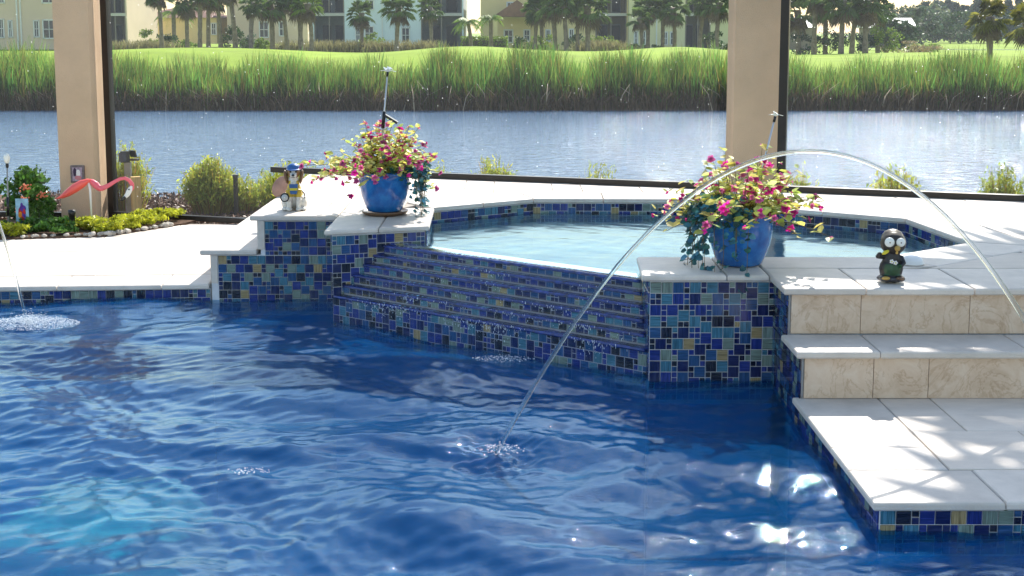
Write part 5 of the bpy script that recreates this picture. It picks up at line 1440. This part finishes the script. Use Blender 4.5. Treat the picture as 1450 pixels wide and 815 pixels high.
ribbon([(186.5, 263, -.008), (184.5, 267, -.008), (182.5, 271, -.008), (180.5, 275, -.008), (177.5, 278.5, -.008), (174.5, 280.5, -.008)], [1.2, 3.2, 3.7, 3.3, 2.6, 1.6], 'head', m_white, fla)
ribbon([(177.5, 278.5, -.012), (175, 281, -.012), (172.5, 282.6, -.012), (170, 283.6, -.012)], [2.0, 2.3, 1.8, .3], 'beak_tip', m_black, fla)
e = fp(182.5, 268, -.02) - fb; MB().ell(e, (.006, .004, .006), 8, 5).build('eye', m_black, fla)
MB().tube([fp(125, 256, .0) - fb, fp(127.5, 268, .0) - fb, Vector((0, 0, -.05))], [.010, .009, .004], 8).build('leg', m_white, fla)
# stake lamp
q = un(12, 330, ZL); t = thing('stake_light', 'thin stake light with a white tulip globe left of the broadleaf shrub', 'garden light', (q.x, q.y, ZL))
tp = atY(10, 231, q.y) - Vector((q.x, q.y, ZL)); MB().tube([(0, 0, -.03), tp], .006, 8).build('rod', m_greyw, t); MB().tube([tp * .25, tp * .52], .011, 8).build('sleeve', m_black, t)
MB().lathe([(.002, -.005), (.010, .0), (.020, .022), (.023, .045), (.017, .066), (.004, .074)], 16, tp).build('globe', m_frost, t)
MB().lathe([(.004, -.035), (.011, -.03), (.011, .0), (.004, .004)], 12, tp).build('socket', m_black, t)
# parrot banner
q = un(33, 329, ZL); t = thing('garden_banner', 'small garden banner painted with a red and purple bird on pale blue', 'banner', (q.x, q.y, ZL), -.05)
h0 = .045; hb_ = (atY(33, 281, q.y).z - ZL); W_ = 18.5 * q.y / F_PX
ban = MB().box((0, 0, (h0 + hb_) / 2), (W_, .006, hb_ - h0)).build('panel', M('pale_blue_print', (.30, .50, .62), .7, .2, var=.35, scale=14), t)
mc = [M('print_red', (.50, .03, .03), .7, .2, var=.3, scale=30), M('print_purple', (.10, .04, .28), .7, .2, var=.3, scale=30), M('print_orange', (.65, .22, .02), .7, .2, var=.3, scale=30), M('print_blue', (.02, .08, .35), .7, .2, var=.3, scale=30)]
for k, (x, z, rx_, rz_, ci) in enumerate(((.0, .50, .30, .28, 0), (.06, .66, .26, .13, 1), (-.12, .42, .16, .13, 2), (.12, .40, .15, .16, 1), (.0, .78, .10, .09, 1), (.02, .28, .16, .10, 0), (-.02, .13, .08, .10, 3), (.16, .55, .09, .11, 0))):
    MB().ell((x * W_ * 1.2, -.0032 - .0008 * (k + 1), h0 + z * (hb_ - h0)), (rx_ * W_, .0010, rz_ * (hb_ - h0) * .9), 12, 6).build('print', mc[ci], ban)
for x in (-.0,): MB().tube([(x, .006, -.04), (x, .006, hb_)], .004, 6).build('stake', m_black, t)
# spotlight at column foot
q = un(103, 329, ZL); t = thing('spot_light', 'short black cylinder spotlight at the foot of the column', 'garden light', (q.x, q.y, ZL + .01))
MB().lathe([(.0, .0), (.030, .0), (.032, .012), (.016, .018), (.014, .03)], 18).build('base', m_black, t); MB().lathe([(.013, .031), (.014, .06), (.021, .066), (.022, .125), (.026, .130), (.027, .16), (.0, .161)], 18).build('barrel', m_black, t)
# picture plaque hanging on the column
q = atY(110, 246, 9.92); t = thing('wall_plaque', 'small dark-framed picture plaque hung on the flamingo column', 'plaque', (q.x, 9.93, q.z - .07))
fr_w, fr_h = .108, .138
MB().prism([(-fr_w / 2, -.018), (fr_w / 2, -.018), (fr_w / 2, 0), (-fr_w / 2, 0)], 0, fr_h, bev=.004).build('frame', M('mottled_grey_frame', (.16, .13, .13), .6, .3, var=.5, scale=40), t)
pic = MB().box((0, -.0195, fr_h / 2), (fr_w * .72, .004, fr_h * .78)).build('picture', M('mauve_print', (.35, .27, .33), .6, .3, var=.6, scale=22), t)
MB().ell((.008, -.0222, fr_h * .55), (.018, .0012, .030), 12, 6).build('print', m_white, pic); MB().ell((-.018, -.0222, fr_h * .62), (.013, .0012, .034), 12, 6).build('print', M('dark_plum_print', (.04, .02, .05), .6, .3), pic); MB().ell((.006, -.0226, fr_h * .30), (.028, .0012, .018), 12, 6).build('print', M('rose_print', (.5, .2, .22), .6, .3), pic)
# floodlight post and timber
q = un(184, 307, .04); t = thing('floodlight_post', 'grey post topped by a twin black floodlight behind the timber stub', 'garden light', (q.x, q.y, .0))
zt = atY(185, 229, q.y).z
MB().box((0, 0, zt / 2 - .05), (.052, .045, zt + .10)).build('post', m_greyw, t)
fl_ = MB().box((-.02, -.01, zt + .045), (.075, .06, .095), .35).build('lamp_head', m_black, t); MB().box((-.03, -.045, zt + .045), (.06, .012, .075), .35).build('lens', M('dark_lens', (.05, .05, .06), .1, .6), fl_)
f2 = MB().box((.045, .0, zt + .07), (.065, .012, .06), -.5, 0, Matrix.Rotation(.35, 4, 'X')).build('solar_panel', m_black, t); MB().box((.05, -.005, zt + .02), (.085, .045, .016), -.2).build('bracket', m_black, t)
q = un(194, 309, .04); zt = atY(194, 249, q.y).z; o = MB().box((0, 0, zt / 2 - .03), (.075, .05, zt + .05), .5).build('timber_post', m_wood); o.location = (q.x, q.y, .0)
tag(o, 'short yellow pine timber post before the floodlight', 'post')
q = un(335, 307, .04); zt = atY(335, 249, q.y).z; t = thing('fence_post', 'slim black metal post beside the big fine-leaved shrub', 'post', (q.x, q.y, .0))
MB().box((0, 0, zt / 2 - .03), (.034, .034, zt + .05)).build('shaft', m_bronze, t); MB().box((0, 0, zt + .004), (.042, .042, .016)).build('cap', m_black, t)

# ------------------------------------------------------------------ laminar water jets, foam
m_jet = pool_water_mat('jet_water', (.97, .99, 1.0), .6, .01, .0, 20.)
def jet(P0, P1, zp, r0, r1, label):
    """ballistic stream from P0 to P1 with peak height zp"""
    a, b = math.sqrt(zp - P0.z), math.sqrt(zp - P1.z); pts = []; rad = []
    for i in range(61):
        f = i / 60; s = -a + (a + b) * f
        p = P0.lerp(P1, f); pts.append((p.x, p.y, zp - s * s)); rad.append(r0 + (r1 - r0) * f + .0010 * f * f * math.sin(f * 120))
    o = MB().tube(pts, rad, 12).build('water_jet', m_jet); return tag(o, label, 'water jet')
jet(Vector((2.25, 4.95, .10)), Vector((-.06, 4.66, -.01)), 1.135, .0108, .0080, 'clear arching water jet crossing before the ivy pot into the pool')
jet(Vector((-3.6, 7.35, .10)), Vector((-2.64, 6.75, -.01)), .95, .008, .0075, 'clear water jet landing in white splash by the low deck')
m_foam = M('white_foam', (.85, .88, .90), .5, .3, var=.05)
def foam(name, cx, cy, rx_, ry_, n, label, seed, hmax):
    g = random.Random(seed); mb = MB()
    for _ in range(n):
        a = g.uniform(0, 6.283); f = g.random() ** .8; x, y = cx + math.cos(a) * rx_ * f, cy + math.sin(a) * ry_ * f
        z = abs(g.gauss(0, hmax * (1 - f) + .003)) + .012; r = g.uniform(.0006, .0018)
        mb.ell((x, y, z), (r * g.uniform(1, 3), r * g.uniform(1, 2), r * .8), 5, 3)
    o = kind(mb.build(name, m_foam), 'stuff'); return o
foam('splash', -2.62, 6.72, .27, .15, 4200, '', 1, .03)
foam('splash', -.04, 4.64, .09, .06, 140, '', 2, .012)
foam('foam_bubbles', -.05, 5.98, .16, .06, 300, '', 4, .006)
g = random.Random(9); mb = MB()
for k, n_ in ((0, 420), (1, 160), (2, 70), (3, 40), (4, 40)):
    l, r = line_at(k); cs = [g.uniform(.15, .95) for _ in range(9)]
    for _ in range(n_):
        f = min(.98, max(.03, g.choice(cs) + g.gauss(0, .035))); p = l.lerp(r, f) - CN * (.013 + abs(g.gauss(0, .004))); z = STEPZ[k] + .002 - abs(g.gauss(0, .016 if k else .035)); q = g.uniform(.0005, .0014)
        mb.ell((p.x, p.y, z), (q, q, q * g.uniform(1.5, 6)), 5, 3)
kind(mb.build('spillway_spray_glints', m_foam), 'stuff')  # white specks serve as falling drops and as painted wet glints
mb = MB()
for _ in range(46):
    f = g.uniform(.80, 1.0); q = Vector((2.25, 4.95, .10)).lerp(Vector((-.06, 4.66, 0)), f); a_, b_ = math.sqrt(1.035), math.sqrt(1.145); z = 1.135 - (-a_ + (a_ + b_) * f) ** 2
    d_ = g.uniform(.001, .0022); mb.ell((q.x + g.gauss(0, .016), q.y + g.gauss(0, .016), max(.02, z + g.gauss(0, .02))), (d_, d_, d_ * 1.4), 6, 4)
kind(mb.build('jet_droplets', m_jet), 'stuff')
foam('foam_bubbles', -.95, 4.4, .08, .03, 70, '', 5, .004)

# ------------------------------------------------------------------ humid air over the lake
m, nt, b = newmat('humid_air'); nt.nodes.remove(b)
pv = node(nt, 'ShaderNodeVolumePrincipled', Density=.00028); pv.inputs['Color'].default_value = (.86, .92, 1, 1); pv.inputs['Anisotropy'].default_value = .2
nt.links.new(pv.outputs[0], nt.nodes['Material Output'].inputs['Volume'])
kind(MB().box((0, 740, 6.5), (3600, 1560, 19)).build('haze', m), 'stuff')
